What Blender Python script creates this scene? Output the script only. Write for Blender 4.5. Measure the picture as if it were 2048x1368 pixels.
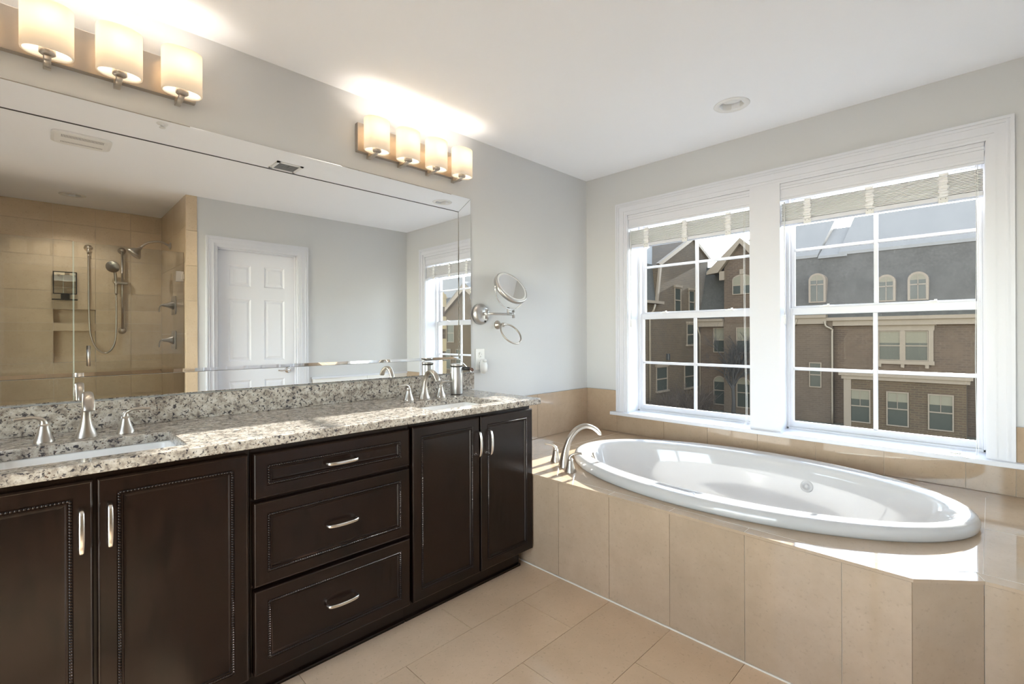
import bpy, bmesh, math, random
from mathutils import Vector, Matrix

random.seed(7)
for o in list(bpy.data.objects):
    bpy.data.objects.remove(o, do_unlink=True)
S = bpy.context.scene
COL = S.collection
PI = math.pi

# ------------------------------------------------------------------ camera
YAW, ROLL, FPX = 0.788, -0.004, 951.7
cam_d = bpy.data.cameras.new('camera')
cam = bpy.data.objects.new('camera', cam_d)
COL.objects.link(cam)
fw = Vector((math.cos(YAW), math.sin(YAW), 0))
rt = Vector((math.sin(YAW), -math.cos(YAW), 0))
up = Vector((0, 0, 1))
r2 = rt * math.cos(ROLL) + up * math.sin(ROLL)
u2 = up * math.cos(ROLL) - rt * math.sin(ROLL)
M4 = Matrix((r2, u2, -fw)).transposed().to_4x4()
M4.translation = Vector((-3.096, -2.274, 1.213))
cam.matrix_world = M4
cam_d.sensor_width = 36
cam_d.lens = FPX / 2048 * 36
cam_d.shift_x = -1.4 / 2048
cam_d.shift_y = -12.8 / 2048
cam_d.clip_start = 0.02
cam_d.clip_end = 500
S.camera = cam

# ------------------------------------------------------------------ world, sun, exposure
SUN_EL = math.radians(18.3)
SUN_Y = 0.02                    # sideways drift of the rays per metre travelled in -x
SUN_E = 16.0
SKY_STRENGTH = 1.0
LAMP_W = 0.62
w = bpy.data.worlds.new('sky')
S.world = w
w.use_nodes = True
nt = w.node_tree
bg = nt.nodes['Background']
sky = nt.nodes.new('ShaderNodeTexSky')
sky.sky_type = 'NISHITA'
sky.sun_disc = False
sky.sun_elevation = math.radians(24)
sky.sun_rotation = math.radians(90)
sky.air_density = 1.0
sky.dust_density = 0.0
sky.ozone_density = 1.0
hs = nt.nodes.new('ShaderNodeHueSaturation')
hs.inputs['Saturation'].default_value = 0.55
nt.links.new(sky.outputs[0], hs.inputs['Color'])
nt.links.new(hs.outputs[0], bg.inputs[0])
bg.inputs[1].default_value = SKY_STRENGTH
sun_d = bpy.data.lights.new('sun', 'SUN')
sun_d.energy = SUN_E
sun_d.angle = math.radians(0.53)
sun_d.color = (1.0, 0.985, 0.965)
sun = bpy.data.objects.new('sun', sun_d)
COL.objects.link(sun)
sd = Vector((-1, SUN_Y, -math.tan(SUN_EL)))
sun.rotation_euler = sd.to_track_quat('-Z', 'Y').to_euler()
sun.location = (30, -2, 14)
S.view_settings.view_transform = 'Standard'
S.view_settings.look = 'None'
S.view_settings.gamma = 1.0
S.view_settings.use_curve_mapping = False
S.view_settings.exposure = 0.88
S.cycles.max_bounces = 14
S.cycles.diffuse_bounces = 6
S.cycles.glossy_bounces = 6
S.cycles.transparent_max_bounces = 24
S.cycles.sample_clamp_indirect = 6.0
S.cycles.use_denoising = True

# ------------------------------------------------------------------ materials
MATS = {}


def base_mat(name):
    m = bpy.data.materials.new(name)
    m.use_nodes = True
    MATS[name] = m
    n = m.node_tree.nodes
    return m, n, m.node_tree.links, n['Principled BSDF']


def mat(name, col, rough=0.5, metal=0.0, spec=0.5, bump=0.0, bscale=200.0, coat=0.0, var=0.0, vscale=8.0):
    m, n, l, b = base_mat(name)
    b.inputs['Base Color'].default_value = (*col, 1)
    b.inputs['Roughness'].default_value = rough
    b.inputs['Metallic'].default_value = metal
    b.inputs['Specular IOR Level'].default_value = spec
    b.inputs['Coat Weight'].default_value = coat
    if bump or var:
        tc = n.new('ShaderNodeTexCoord')
    if bump:
        nz = n.new('ShaderNodeTexNoise')
        nz.inputs['Scale'].default_value = bscale
        bp = n.new('ShaderNodeBump')
        bp.inputs['Strength'].default_value = bump
        bp.inputs['Distance'].default_value = 0.002
        l.new(tc.outputs['Object'], nz.inputs['Vector'])
        l.new(nz.outputs[0], bp.inputs['Height'])
        l.new(bp.outputs[0], b.inputs['Normal'])
    if var:
        nz2 = n.new('ShaderNodeTexNoise')
        nz2.inputs['Scale'].default_value = vscale
        nz2.inputs['Detail'].default_value = 6
        mx = n.new('ShaderNodeMix')
        mx.data_type = 'RGBA'
        mx.inputs[6].default_value = (*[c * (1 - var) for c in col], 1)
        mx.inputs[7].default_value = (*[min(1, c * (1 + var)) for c in col], 1)
        l.new(tc.outputs['Object'], nz2.inputs['Vector'])
        l.new(nz2.outputs[0], mx.inputs[0])
        l.new(mx.outputs[2], b.inputs['Base Color'])
    return m


def ramp(n, stops):
    r = n.new('ShaderNodeValToRGB')
    e = r.color_ramp.elements
    while len(e) > 1:
        e.remove(e[-1])
    e[0].position = stops[0][0]
    e[0].color = (*stops[0][1], 1) if len(stops[0][1]) == 3 else stops[0][1]
    for p, c in stops[1:]:
        x = e.new(p)
        x.color = (*c, 1)
    return r


def stone_tile(name, c1, c2, fleck, rough):
    """limestone-look tile: soft clouding, fine dark flecks, a slightly different tone per tile"""
    m, n, l, b = base_mat(name)
    tc = n.new('ShaderNodeTexCoord')
    nz = n.new('ShaderNodeTexNoise')
    nz.inputs['Scale'].default_value = 5
    nz.inputs['Detail'].default_value = 8
    nz.inputs['Roughness'].default_value = 0.7
    rp = ramp(n, [(0.35, c1), (0.65, c2)])
    nf = n.new('ShaderNodeTexNoise')
    nf.inputs['Scale'].default_value = 90
    nf.inputs['Detail'].default_value = 4
    rf = ramp(n, [(0.60, (0, 0, 0)), (0.72, (1, 1, 1))])
    geo = n.new('ShaderNodeNewGeometry')
    mr = n.new('ShaderNodeMapRange')
    mr.inputs['To Min'].default_value = 0.94
    mr.inputs['To Max'].default_value = 1.05
    mx = n.new('ShaderNodeMix')
    mx.data_type = 'RGBA'
    mx.inputs[7].default_value = (*fleck, 1)
    mul = n.new('ShaderNodeMix')
    mul.data_type = 'RGBA'
    mul.blend_type = 'MULTIPLY'
    mul.inputs[0].default_value = 1
    sc = n.new('ShaderNodeMath')
    sc.operation = 'MULTIPLY'
    sc.inputs[1].default_value = 0.45
    l.new(tc.outputs['Object'], nz.inputs['Vector'])
    l.new(tc.outputs['Object'], nf.inputs['Vector'])
    l.new(nz.outputs[0], rp.inputs[0])
    l.new(nf.outputs[0], rf.inputs[0])
    l.new(rf.outputs[0], sc.inputs[0])
    l.new(sc.outputs[0], mx.inputs[0])
    l.new(rp.outputs[0], mx.inputs[6])
    l.new(geo.outputs['Random Per Island'], mr.inputs['Value'])
    l.new(mx.outputs[2], mul.inputs[6])
    l.new(mr.outputs[0], mul.inputs[7])
    l.new(mul.outputs[2], b.inputs['Base Color'])
    b.inputs['Roughness'].default_value = rough
    return m


def granite(name):
    m, n, l, b = base_mat(name)
    tc = n.new('ShaderNodeTexCoord')
    a = n.new('ShaderNodeTexNoise')
    a.inputs['Scale'].default_value = 38
    a.inputs['Detail'].default_value = 9
    a.inputs['Roughness'].default_value = 0.72
    ra = ramp(n, [(0.32, (0.13, 0.11, 0.105)), (0.42, (0.30, 0.26, 0.22)), (0.52, (0.47, 0.42, 0.36)), (0.66, (0.60, 0.57, 0.53))])
    d = n.new('ShaderNodeTexNoise')
    d.inputs['Scale'].default_value = 82
    d.inputs['Detail'].default_value = 6
    d.inputs['Roughness'].default_value = 0.65
    d.inputs['Distortion'].default_value = 0.6
    rd = ramp(n, [(0.545, (0, 0, 0)), (0.60, (1, 1, 1))])
    v = n.new('ShaderNodeTexVoronoi')
    v.inputs['Scale'].default_value = 95
    rv = ramp(n, [(0.15, (1, 1, 1)), (0.28, (0, 0, 0))])
    vm = n.new('ShaderNodeTexNoise')
    vm.inputs['Scale'].default_value = 14
    rvm = ramp(n, [(0.44, (0, 0, 0)), (0.54, (1, 1, 1))])
    mu = n.new('ShaderNodeMath')
    mu.operation = 'MULTIPLY'
    m1 = n.new('ShaderNodeMix')
    m1.data_type = 'RGBA'
    m1.inputs[7].default_value = (0.055, 0.05, 0.055, 1)
    m2 = n.new('ShaderNodeMix')
    m2.data_type = 'RGBA'
    m2.inputs[7].default_value = (0.11, 0.07, 0.05, 1)
    for t in (a, d, v, vm):
        l.new(tc.outputs['Object'], t.inputs['Vector'])
    l.new(a.outputs[0], ra.inputs[0])
    l.new(d.outputs[0], rd.inputs[0])
    l.new(v.outputs['Distance'], rv.inputs[0])
    l.new(vm.outputs[0], rvm.inputs[0])
    l.new(rv.outputs[0], mu.inputs[0])
    l.new(rvm.outputs[0], mu.inputs[1])
    l.new(ra.outputs[0], m1.inputs[6])
    l.new(rd.outputs[0], m1.inputs[0])
    l.new(m1.outputs[2], m2.inputs[6])
    l.new(mu.outputs[0], m2.inputs[0])
    l.new(m2.outputs[2], b.inputs['Base Color'])
    b.inputs['Roughness'].default_value = 0.12
    return m


def wood(name):
    m, n, l, b = base_mat(name)
    tc = n.new('ShaderNodeTexCoord')
    mp = n.new('ShaderNodeMapping')
    mp.inputs['Scale'].default_value = (1, 1, 0.12)
    nz = n.new('ShaderNodeTexNoise')
    nz.inputs['Scale'].default_value = 60
    nz.inputs['Detail'].default_value = 6
    bl = n.new('ShaderNodeTexNoise')
    bl.inputs['Scale'].default_value = 6
    ad = n.new('ShaderNodeMath')
    ad.operation = 'ADD'
    rp = ramp(n, [(0.75, (0.006, 0.003, 0.0022)), (1.2, (0.0135, 0.0062, 0.004))])
    l.new(tc.outputs['Object'], mp.inputs[0])
    l.new(mp.outputs[0], nz.inputs['Vector'])
    l.new(tc.outputs['Object'], bl.inputs['Vector'])
    l.new(nz.outputs[0], ad.inputs[0])
    l.new(bl.outputs[0], ad.inputs[1])
    l.new(ad.outputs[0], rp.inputs[0])
    l.new(rp.outputs[0], b.inputs['Base Color'])
    b.inputs['Roughness'].default_value = 0.25
    b.inputs['Specular IOR Level'].default_value = 0.36
    return m


def brick(name, c1, c2, mortar, scale=1.3):
    m, n, l, b = base_mat(name)
    tc = n.new('ShaderNodeTexCoord')
    sx = n.new('ShaderNodeSeparateXYZ')
    ad = n.new('ShaderNodeMath')
    cb = n.new('ShaderNodeCombineXYZ')
    bk = n.new('ShaderNodeTexBrick')
    bk.inputs['Color1'].default_value = (*c1, 1)
    bk.inputs['Color2'].default_value = (*c2, 1)
    bk.inputs['Mortar'].default_value = (*mortar, 1)
    bk.inputs['Scale'].default_value = 1.0
    bk.inputs['Mortar Size'].default_value = 0.014
    bk.inputs['Brick Width'].default_value = 0.23 * scale
    bk.inputs['Row Height'].default_value = 0.083 * scale
    bk.inputs['Bias'].default_value = 0.1
    l.new(tc.outputs['Object'], sx.inputs[0])
    l.new(sx.outputs[0], ad.inputs[0])
    l.new(sx.outputs[1], ad.inputs[1])
    l.new(ad.outputs[0], cb.inputs[0])
    l.new(sx.outputs[2], cb.inputs[1])
    l.new(cb.outputs[0], bk.inputs['Vector'])
    nz = n.new('ShaderNodeTexNoise')
    nz.inputs['Scale'].default_value = 1.1
    nz.inputs['Detail'].default_value = 6
    mr = n.new('ShaderNodeMapRange')
    mr.inputs['To Min'].default_value = 0.7
    mr.inputs['To Max'].default_value = 1.3
    mul = n.new('ShaderNodeMix')
    mul.data_type = 'RGBA'
    mul.blend_type = 'MULTIPLY'
    mul.inputs[0].default_value = 1
    l.new(tc.outputs['Object'], nz.inputs['Vector'])
    l.new(nz.outputs[0], mr.inputs['Value'])
    l.new(bk.outputs[0], mul.inputs[6])
    l.new(mr.outputs[0], mul.inputs[7])
    l.new(mul.outputs[2], b.inputs['Base Color'])
    b.inputs['Roughness'].default_value = 0.9
    return m


def glass(name, tint, refl=0.06, dirt=0.0, dirt_hi=0.0, frost=(1, 1, 1)):
    """thin clear pane: straight-through light, fresnel sheen, and a film of dust that scatters sunlight"""
    m, n, l, b = base_mat(name)
    n.remove(b)
    out = n['Material Output']
    tr = n.new('ShaderNodeBsdfTransparent')
    tr.inputs[0].default_value = (*tint, 1)
    gl = n.new('ShaderNodeBsdfGlossy')
    gl.inputs['Roughness'].default_value = 0.0
    fr = n.new('ShaderNodeLayerWeight')
    fr.inputs['Blend'].default_value = refl
    mx = n.new('ShaderNodeMixShader')
    l.new(fr.outputs['Fresnel'], mx.inputs[0])
    l.new(tr.outputs[0], mx.inputs[1])
    l.new(gl.outputs[0], mx.inputs[2])
    last = mx
    if dirt_hi > 0:
        tc = n.new('ShaderNodeTexCoord')
        nz = n.new('ShaderNodeTexNoise')
        nz.inputs['Scale'].default_value = 3.0
        nz.inputs['Detail'].default_value = 10
        nz.inputs['Roughness'].default_value = 0.75
        mr = n.new('ShaderNodeMapRange')
        mr.inputs['From Min'].default_value = 0.3
        mr.inputs['From Max'].default_value = 0.75
        mr.inputs['To Min'].default_value = dirt
        mr.inputs['To Max'].default_value = dirt_hi
        sp = n.new('ShaderNodeTexNoise')
        sp.inputs['Scale'].default_value = 160
        rs = ramp(n, [(0.66, (0, 0, 0)), (0.74, (1, 1, 1))])
        ms = n.new('ShaderNodeMath')
        ms.operation = 'MULTIPLY_ADD'
        ms.inputs[1].default_value = dirt_hi * 1.2
        tl = n.new('ShaderNodeBsdfTranslucent')
        tl.inputs[0].default_value = (*frost, 1)
        m2 = n.new('ShaderNodeMixShader')
        l.new(tc.outputs['Object'], nz.inputs['Vector'])
        l.new(tc.outputs['Object'], sp.inputs['Vector'])
        l.new(nz.outputs[0], mr.inputs['Value'])
        l.new(sp.outputs[0], rs.inputs[0])
        l.new(rs.outputs[0], ms.inputs[0])
        l.new(mr.outputs[0], ms.inputs[2])
        l.new(ms.outputs[0], m2.inputs[0])
        l.new(mx.outputs[0], m2.inputs[1])
        l.new(tl.outputs[0], m2.inputs[2])
        last = m2
    l.new(last.outputs[0], out.inputs[0])
    return m


def opal(name):
    m, n, l, b = base_mat(name)
    n.remove(b)
    out = n['Material Output']
    d = n.new('ShaderNodeBsdfDiffuse')
    d.inputs[0].default_value = (0.92, 0.89, 0.83, 1)
    t = n.new('ShaderNodeBsdfTranslucent')
    t.inputs[0].default_value = (1.0, 0.90, 0.76, 1)
    g = n.new('ShaderNodeBsdfGlossy')
    g.inputs['Roughness'].default_value = 0.15
    m1 = n.new('ShaderNodeMixShader')
    m1.inputs[0].default_value = OPAL_T
    m2 = n.new('ShaderNodeMixShader')
    m2.inputs[0].default_value = 0.04
    l.new(d.outputs[0], m1.inputs[1])
    l.new(t.outputs[0], m1.inputs[2])
    l.new(m1.outputs[0], m2.inputs[1])
    l.new(g.outputs[0], m2.inputs[2])
    l.new(m2.outputs[0], out.inputs[0])
    return m


OPAL_T = 0.29
paint = mat('wall_paint', (0.635, 0.642, 0.650), 0.75, spec=0.3, bump=0.08, bscale=300)
ceil_m = mat('ceiling_paint', (0.935, 0.95, 0.985), 0.8, spec=0.2)
trim_m = mat('trim_paint', (0.715, 0.73, 0.785), 0.35, spec=0.5)
door_m = mat('door_paint', (0.83, 0.85, 0.905), 0.45, spec=0.4)
vinyl = mat('white_vinyl', (0.68, 0.69, 0.735), 0.3)
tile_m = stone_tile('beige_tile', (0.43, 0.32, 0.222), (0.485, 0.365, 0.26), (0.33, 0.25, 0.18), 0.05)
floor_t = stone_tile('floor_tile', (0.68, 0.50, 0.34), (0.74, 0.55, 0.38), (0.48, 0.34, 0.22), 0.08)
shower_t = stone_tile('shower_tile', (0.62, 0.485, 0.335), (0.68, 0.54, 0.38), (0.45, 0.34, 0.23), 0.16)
grout = mat('grout', (0.66, 0.58, 0.48), 0.9)
grout_d = mat('floor_grout', (0.56, 0.46, 0.36), 0.9)
caulk = mat('caulk', (0.80, 0.74, 0.66), 0.6)
granite_m = granite('granite')
wood_m = wood('espresso_wood')
wood_in = mat('cabinet_shadow_gap', (0.012, 0.008, 0.006), 0.5)
nickel = mat('brushed_nickel', (0.53, 0.485, 0.43), 0.30, 1.0)
satin = mat('satin_nickel_pull', (0.80, 0.78, 0.75), 0.2, 1.0)
steel = mat('brushed_steel', (0.56, 0.545, 0.53), 0.34, 1.0)
chrome = mat('chrome', (0.78, 0.78, 0.78), 0.08, 1.0)
plate_m = mat('fixture_nickel', (0.50, 0.45, 0.40), 0.34, 1.0)
mirror_m = mat('mirror_glass', (0.94, 0.95, 0.945), 0.0, 1.0)
mir_edge = mat('mirror_groove', (0.05, 0.05, 0.05), 0.4)
porcelain = mat('porcelain', (0.88, 0.87, 0.85), 0.08, coat=0.3)
acrylic = mat('tub_acrylic', (0.55, 0.54, 0.535), 0.07, coat=0.4)
plastic_w = mat('white_plastic', (0.82, 0.82, 0.81), 0.35)
plastic_g = mat('grey_vent_slots', (0.30, 0.30, 0.31), 0.6)
dark_pl = mat('black_plastic', (0.02, 0.02, 0.02), 0.35)
brown_pl = mat('brown_nozzle', (0.10, 0.05, 0.035), 0.4)
blind_m = mat('blind_slat', (0.88, 0.885, 0.90), 0.45)
tape_m = mat('blind_tape', (0.88, 0.885, 0.90), 0.9)
cord_m = mat('white_cord', (0.86, 0.86, 0.84), 0.8)
opal_m = opal('opal_shade')
pane_m = glass('window_pane', (0.93, 0.94, 0.92), 0.05, 0.0003, 0.0012)
pane_d = glass('dusty_window_pane', (0.90, 0.90, 0.88), 0.05, 0.0022, 0.008)
shower_g = glass('shower_glass', (0.90, 0.91, 0.90), 0.33)
shower_e = mat('shower_glass_edge', (0.50, 0.60, 0.53), 0.15)
led_lens = mat('frosted_ring', (0.80, 0.80, 0.79), 0.5)
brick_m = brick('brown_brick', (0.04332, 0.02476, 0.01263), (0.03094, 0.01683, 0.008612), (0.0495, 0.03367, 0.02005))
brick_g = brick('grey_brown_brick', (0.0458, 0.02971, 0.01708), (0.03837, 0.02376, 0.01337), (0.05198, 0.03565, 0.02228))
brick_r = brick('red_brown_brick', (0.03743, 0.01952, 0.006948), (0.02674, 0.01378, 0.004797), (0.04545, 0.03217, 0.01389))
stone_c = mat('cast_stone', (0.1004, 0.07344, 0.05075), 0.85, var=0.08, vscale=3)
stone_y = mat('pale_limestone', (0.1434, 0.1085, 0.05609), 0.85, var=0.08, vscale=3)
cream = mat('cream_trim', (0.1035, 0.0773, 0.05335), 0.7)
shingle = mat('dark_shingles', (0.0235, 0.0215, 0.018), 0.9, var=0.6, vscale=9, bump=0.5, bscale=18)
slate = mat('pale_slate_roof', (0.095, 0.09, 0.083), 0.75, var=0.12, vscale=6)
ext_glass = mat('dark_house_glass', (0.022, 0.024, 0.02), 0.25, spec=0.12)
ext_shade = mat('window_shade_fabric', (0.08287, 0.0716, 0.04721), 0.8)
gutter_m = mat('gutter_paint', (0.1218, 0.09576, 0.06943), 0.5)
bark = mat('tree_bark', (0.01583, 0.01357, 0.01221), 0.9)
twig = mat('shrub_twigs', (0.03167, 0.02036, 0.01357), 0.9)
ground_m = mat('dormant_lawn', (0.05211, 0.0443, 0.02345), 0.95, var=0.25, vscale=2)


# ------------------------------------------------------------------ mesh builder
class MB:
    def __init__(s):
        s.v = []
        s.f = []
        s.mi = []
        s.sm = []

    def add(s, vs, fs, mi=0, smooth=False):
        o = len(s.v)
        s.v += [tuple(v) for v in vs]
        s.f += [[i + o for i in f] for f in fs]
        s.mi += [mi] * len(fs)
        s.sm += [smooth] * len(fs)
        return s

    def box(s, x0, x1, y0, y1, z0, z1, mi=0, bev=0.0):
        x0, x1 = sorted((x0, x1)); y0, y1 = sorted((y0, y1)); z0, z1 = sorted((z0, z1))
        if bev > 0:
            bm = bmesh.new()
            vs = [bm.verts.new((x, y, z)) for x in (x0, x1) for y in (y0, y1) for z in (z0, z1)]
            for q in ((0, 1, 3, 2), (4, 6, 7, 5), (0, 4, 5, 1), (2, 3, 7, 6), (0, 2, 6, 4), (1, 5, 7, 3)):
                bm.faces.new([vs[i] for i in q])
            bmesh.ops.bevel(bm, geom=bm.edges[:], offset=bev, segments=2, affect='EDGES', profile=0.6)
            bm.verts.index_update()
            s.add([v.co for v in bm.verts], [[v.index for v in f.verts] for f in bm.faces], mi)
            bm.free()
            return s
        vs = [(x, y, z) for x in (x0, x1) for y in (y0, y1) for z in (z0, z1)]
        return s.add(vs, [(0, 1, 3, 2), (4, 6, 7, 5), (0, 4, 5, 1), (2, 3, 7, 6), (0, 2, 6, 4), (1, 5, 7, 3)], mi)

    def rings(s, rs, cap0=True, cap1=True, mi=0, smooth=True, closed=True):
        """loft through rings of equal point counts"""
        n = len(rs[0])
        vs = [p for r in rs for p in r]
        fs = []
        for i in range(len(rs) - 1):
            for j in range(n if closed else n - 1):
                k = (j + 1) % n
                fs.append((i * n + j, i * n + k, (i + 1) * n + k, (i + 1) * n + j))
        o = len(s.v)
        s.add(vs, fs, mi, smooth)
        if cap0:
            s.add(rs[0], [list(range(n))[::-1]], mi, False)
        if cap1:
            s.add(rs[-1], [list(range(n))], mi, False)
        return s

    def lathe(s, c, axis, prof, n=32, mi=0, smooth=True, cap0=True, cap1=True):
        """prof: (distance along axis, radius)"""
        a = Vector(axis).normalized()
        t = a.orthogonal().normalized()
        b = a.cross(t)
        c = Vector(c)
        rs = [[c + a * d + (t * math.cos(2 * PI * j / n) + b * math.sin(2 * PI * j / n)) * max(r, 1e-5) for j in range(n)] for d, r in prof]
        return s.rings(rs, cap0, cap1, mi, smooth)

    def cyl(s, p0, p1, r, n=16, mi=0, r1=None):
        p0 = Vector(p0); p1 = Vector(p1)
        d = p1 - p0
        return s.lathe(p0, d, [(0, r), (d.length, r if r1 is None else r1)], n, mi)

    def tube(s, pts, r, n=10, mi=0, flat=None, ref=None, exp=1.0):
        """sweep a round or flattened section along a path; r: number or list; flat: list or number, second radius"""
        pts = [Vector(p) for p in pts]
        m = len(pts)
        R = r if isinstance(r, (list, tuple)) else [r] * m
        F = R if flat is None else (flat if isinstance(flat, (list, tuple)) else [flat] * m)
        rs = []
        nrm = None
        for i, p in enumerate(pts):
            t = (pts[min(i + 1, m - 1)] - pts[max(i - 1, 0)]).normalized()
            if ref is not None:
                b = Vector(ref)
                b = (b - t * b.dot(t)).normalized()
            else:
                if nrm is None:
                    b = t.orthogonal().normalized()
                else:
                    b = (nrm - t * nrm.dot(t)).normalized()
                nrm = b
            q = t.cross(b)
            ring = []
            for j in range(n):
                a = 2 * PI * j / n
                ca, sa = math.cos(a), math.sin(a)
                ca = math.copysign(abs(ca) ** exp, ca)
                sa = math.copysign(abs(sa) ** exp, sa)
                ring.append(p + b * ca * R[i] + q * sa * F[i])
            rs.append(ring)
        return s.rings(rs, True, True, mi, True)

    def prism(s, pts, d, mi=0):
        """closed outline (list of 3D points) extruded by vector d"""
        n = len(pts)
        a = [Vector(p) for p in pts]
        b = [p + Vector(d) for p in a]
        fs = [list(range(n))[::-1], list(range(n, 2 * n))]
        for i in range(n):
            k = (i + 1) % n
            fs.append((i, k, n + k, n + i))
        return s.add(a + b, fs, mi)

    def grid(s, us, vs, w0, w1, holes, axes, mi=0):
        """slab divided at us x vs, cells in holes left open; axes maps (u, v, w) to world axes"""
        nu, nv = len(us) - 1, len(vs) - 1
        solid = lambda i, j: 0 <= i < nu and 0 <= j < nv and (i, j) not in holes
        ia = ['xyz'.index(c) for c in axes]

        def P(u, v, ww):
            p = [0, 0, 0]
            p[ia[0]], p[ia[1]], p[ia[2]] = u, v, ww
            return p
        for i in range(nu):
            for j in range(nv):
                if not solid(i, j):
                    continue
                u0, u1, v0, v1 = us[i], us[i + 1], vs[j], vs[j + 1]
                for ww in (w0, w1):
                    s.add([P(u0, v0, ww), P(u1, v0, ww), P(u1, v1, ww), P(u0, v1, ww)], [(0, 1, 2, 3)], mi)
                for (di, dj, a, b) in ((-1, 0, (u0, v0), (u0, v1)), (1, 0, (u1, v0), (u1, v1)), (0, -1, (u0, v0), (u1, v0)), (0, 1, (u0, v1), (u1, v1))):
                    if not solid(i + di, j + dj):
                        s.add([P(*a, w0), P(*b, w0), P(*b, w1), P(*a, w1)], [(0, 1, 2, 3)], mi)
        return s

    def sphere(s, c, r, n=8, m=6, mi=0, sc=(1, 1, 1)):
        c = Vector(c)
        rs = []
        for i in range(m + 1):
            th = PI * i / m
            rr = max(math.sin(th), 1e-4) * r
            rs.append([(c.x + rr * math.cos(2 * PI * j / n) * sc[0], c.y + rr * math.sin(2 * PI * j / n) * sc[1], c.z + math.cos(th) * r * sc[2]) for j in range(n)])
        return s.rings(rs, False, False, mi, True)

    def xf(s, M):
        s.v = [tuple(M @ Vector(v)) for v in s.v]
        return s

    def build(s, name, mats, parent=None, bevel=0.0, weld=True, origin=None):
        me = bpy.data.meshes.new(name)
        vs = s.v
        if parent is not None:
            pl = WORLD[parent.name]
            vs = [(v[0] - pl[0], v[1] - pl[1], v[2] - pl[2]) for v in vs]
            me.from_pydata(vs, [], s.f)
        else:
            if origin is None:
                lo = [min(v[k] for v in vs) for k in range(3)]
                hi = [max(v[k] for v in vs) for k in range(3)]
                origin = ((lo[0] + hi[0]) / 2, (lo[1] + hi[1]) / 2, lo[2])
            me.from_pydata([(v[0] - origin[0], v[1] - origin[1], v[2] - origin[2]) for v in vs], [], s.f)
        for mm in (mats if isinstance(mats, (list, tuple)) else [mats]):
            me.materials.append(mm)
        me.polygons.foreach_set('material_index', s.mi)
        me.polygons.foreach_set('use_smooth', s.sm)
        bm = bmesh.new()
        bm.from_mesh(me)
        if weld:
            bmesh.ops.remove_doubles(bm, verts=bm.verts, dist=1e-5)
        bmesh.ops.recalc_face_normals(bm, faces=bm.faces)
        bm.to_mesh(me)
        bm.free()
        o = bpy.data.objects.new(name, me)
        COL.objects.link(o)
        if parent is not None:
            o.parent = parent
            WORLD[o.name] = WORLD[parent.name]
        else:
            o.location = origin
            WORLD[o.name] = origin
        if bevel:
            md = o.modifiers.new('bevel', 'BEVEL')
            md.width = bevel
            md.segments = 2
            md.limit_method = 'ANGLE'
            md.angle_limit = math.radians(40)
        return o


WORLD = {}


def tag(o, label, cat, group=None, kind=None):
    o['label'] = label
    o['category'] = cat
    if group:
        o['group'] = group
    if kind:
        o['kind'] = kind
    return o


def thing(name, loc, label, cat, group=None, kind=None):
    o = bpy.data.objects.new(name, None)
    o.empty_display_size = 0.05
    COL.objects.link(o)
    o.location = loc
    WORLD[o.name] = tuple(loc)
    return tag(o, label, cat, group, kind)


def copy_thing(o, loc, label, group=None):
    """a thing with copies of its parts and sub-parts"""
    def rec(src, par):
        c = src.copy()
        COL.objects.link(c)
        c.parent = par
        for ch in src.children:
            rec(ch, c)
        return c
    c = rec(o, None)
    c.location = loc
    c['label'] = label
    if group:
        c['group'] = group
    return c


def arc(c, r, a0, a1, n, e1, e2):
    c = Vector(c); e1 = Vector(e1); e2 = Vector(e2)
    return [c + (e1 * math.cos(a0 + (a1 - a0) * i / n) + e2 * math.sin(a0 + (a1 - a0) * i / n)) * r for i in range(n + 1)]


def smooth_path(pts, k=6):
    """Catmull-Rom through points (tuples of any length)"""
    out = []
    P = [pts[0]] + list(pts) + [pts[-1]]
    for i in range(1, len(P) - 2):
        for j in range(k):
            t = j / k
            out.append(tuple(0.5 * (2 * b + (c - a) * t + (2 * a - 5 * b + 4 * c - d) * t * t + (3 * b - a - 3 * c + d) * t ** 3) for a, b, c, d in zip(P[i - 1], P[i], P[i + 1], P[i + 2])))
    out.append(tuple(pts[-1]))
    return out


# ------------------------------------------------------------------ room shell
H = 2.44
YS = -2.642           # opposite wall
XW = -4.0             # end wall behind the camera
YB = -3.79            # back wall of the shower
XSH = -2.2            # side wall of the shower
TT = 0.797            # top of the tile band round the bath
DZ = 0.485            # bath deck height

# floor: mortar bed and staggered 30 x 60 tiles
m = MB().box(XW - 0.1, 0.22, YB - 0.1, 0.12, -0.12, -0.004, 1)
row = 0
y1 = 0.13
ys = [0.12, -0.17, -0.463, -0.755, -1.045, -1.34, -1.63, -1.925, -2.22, -2.515, -2.81, -3.1, -3.4, -3.79]
for i in range(len(ys) - 1):
    off = -1.83 if i % 2 == 0 else -1.535
    x = off + 0.61 * 4
    while x > XW - 0.1:
        x0, x1 = max(x - 0.61, XW - 0.1), min(x, 0.1)
        if x1 - x0 > 0.02:
            m.box(x0 + 0.001, x1 - 0.001, ys[i + 1] + 0.001, ys[i] - 0.001, -0.02, 0, 0)
        x -= 0.61
tag(m.build('floor', [floor_t, grout_d], weld=False), 'glossy beige limestone-look floor tiles laid in staggered rows', 'floor', kind='structure')

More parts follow.
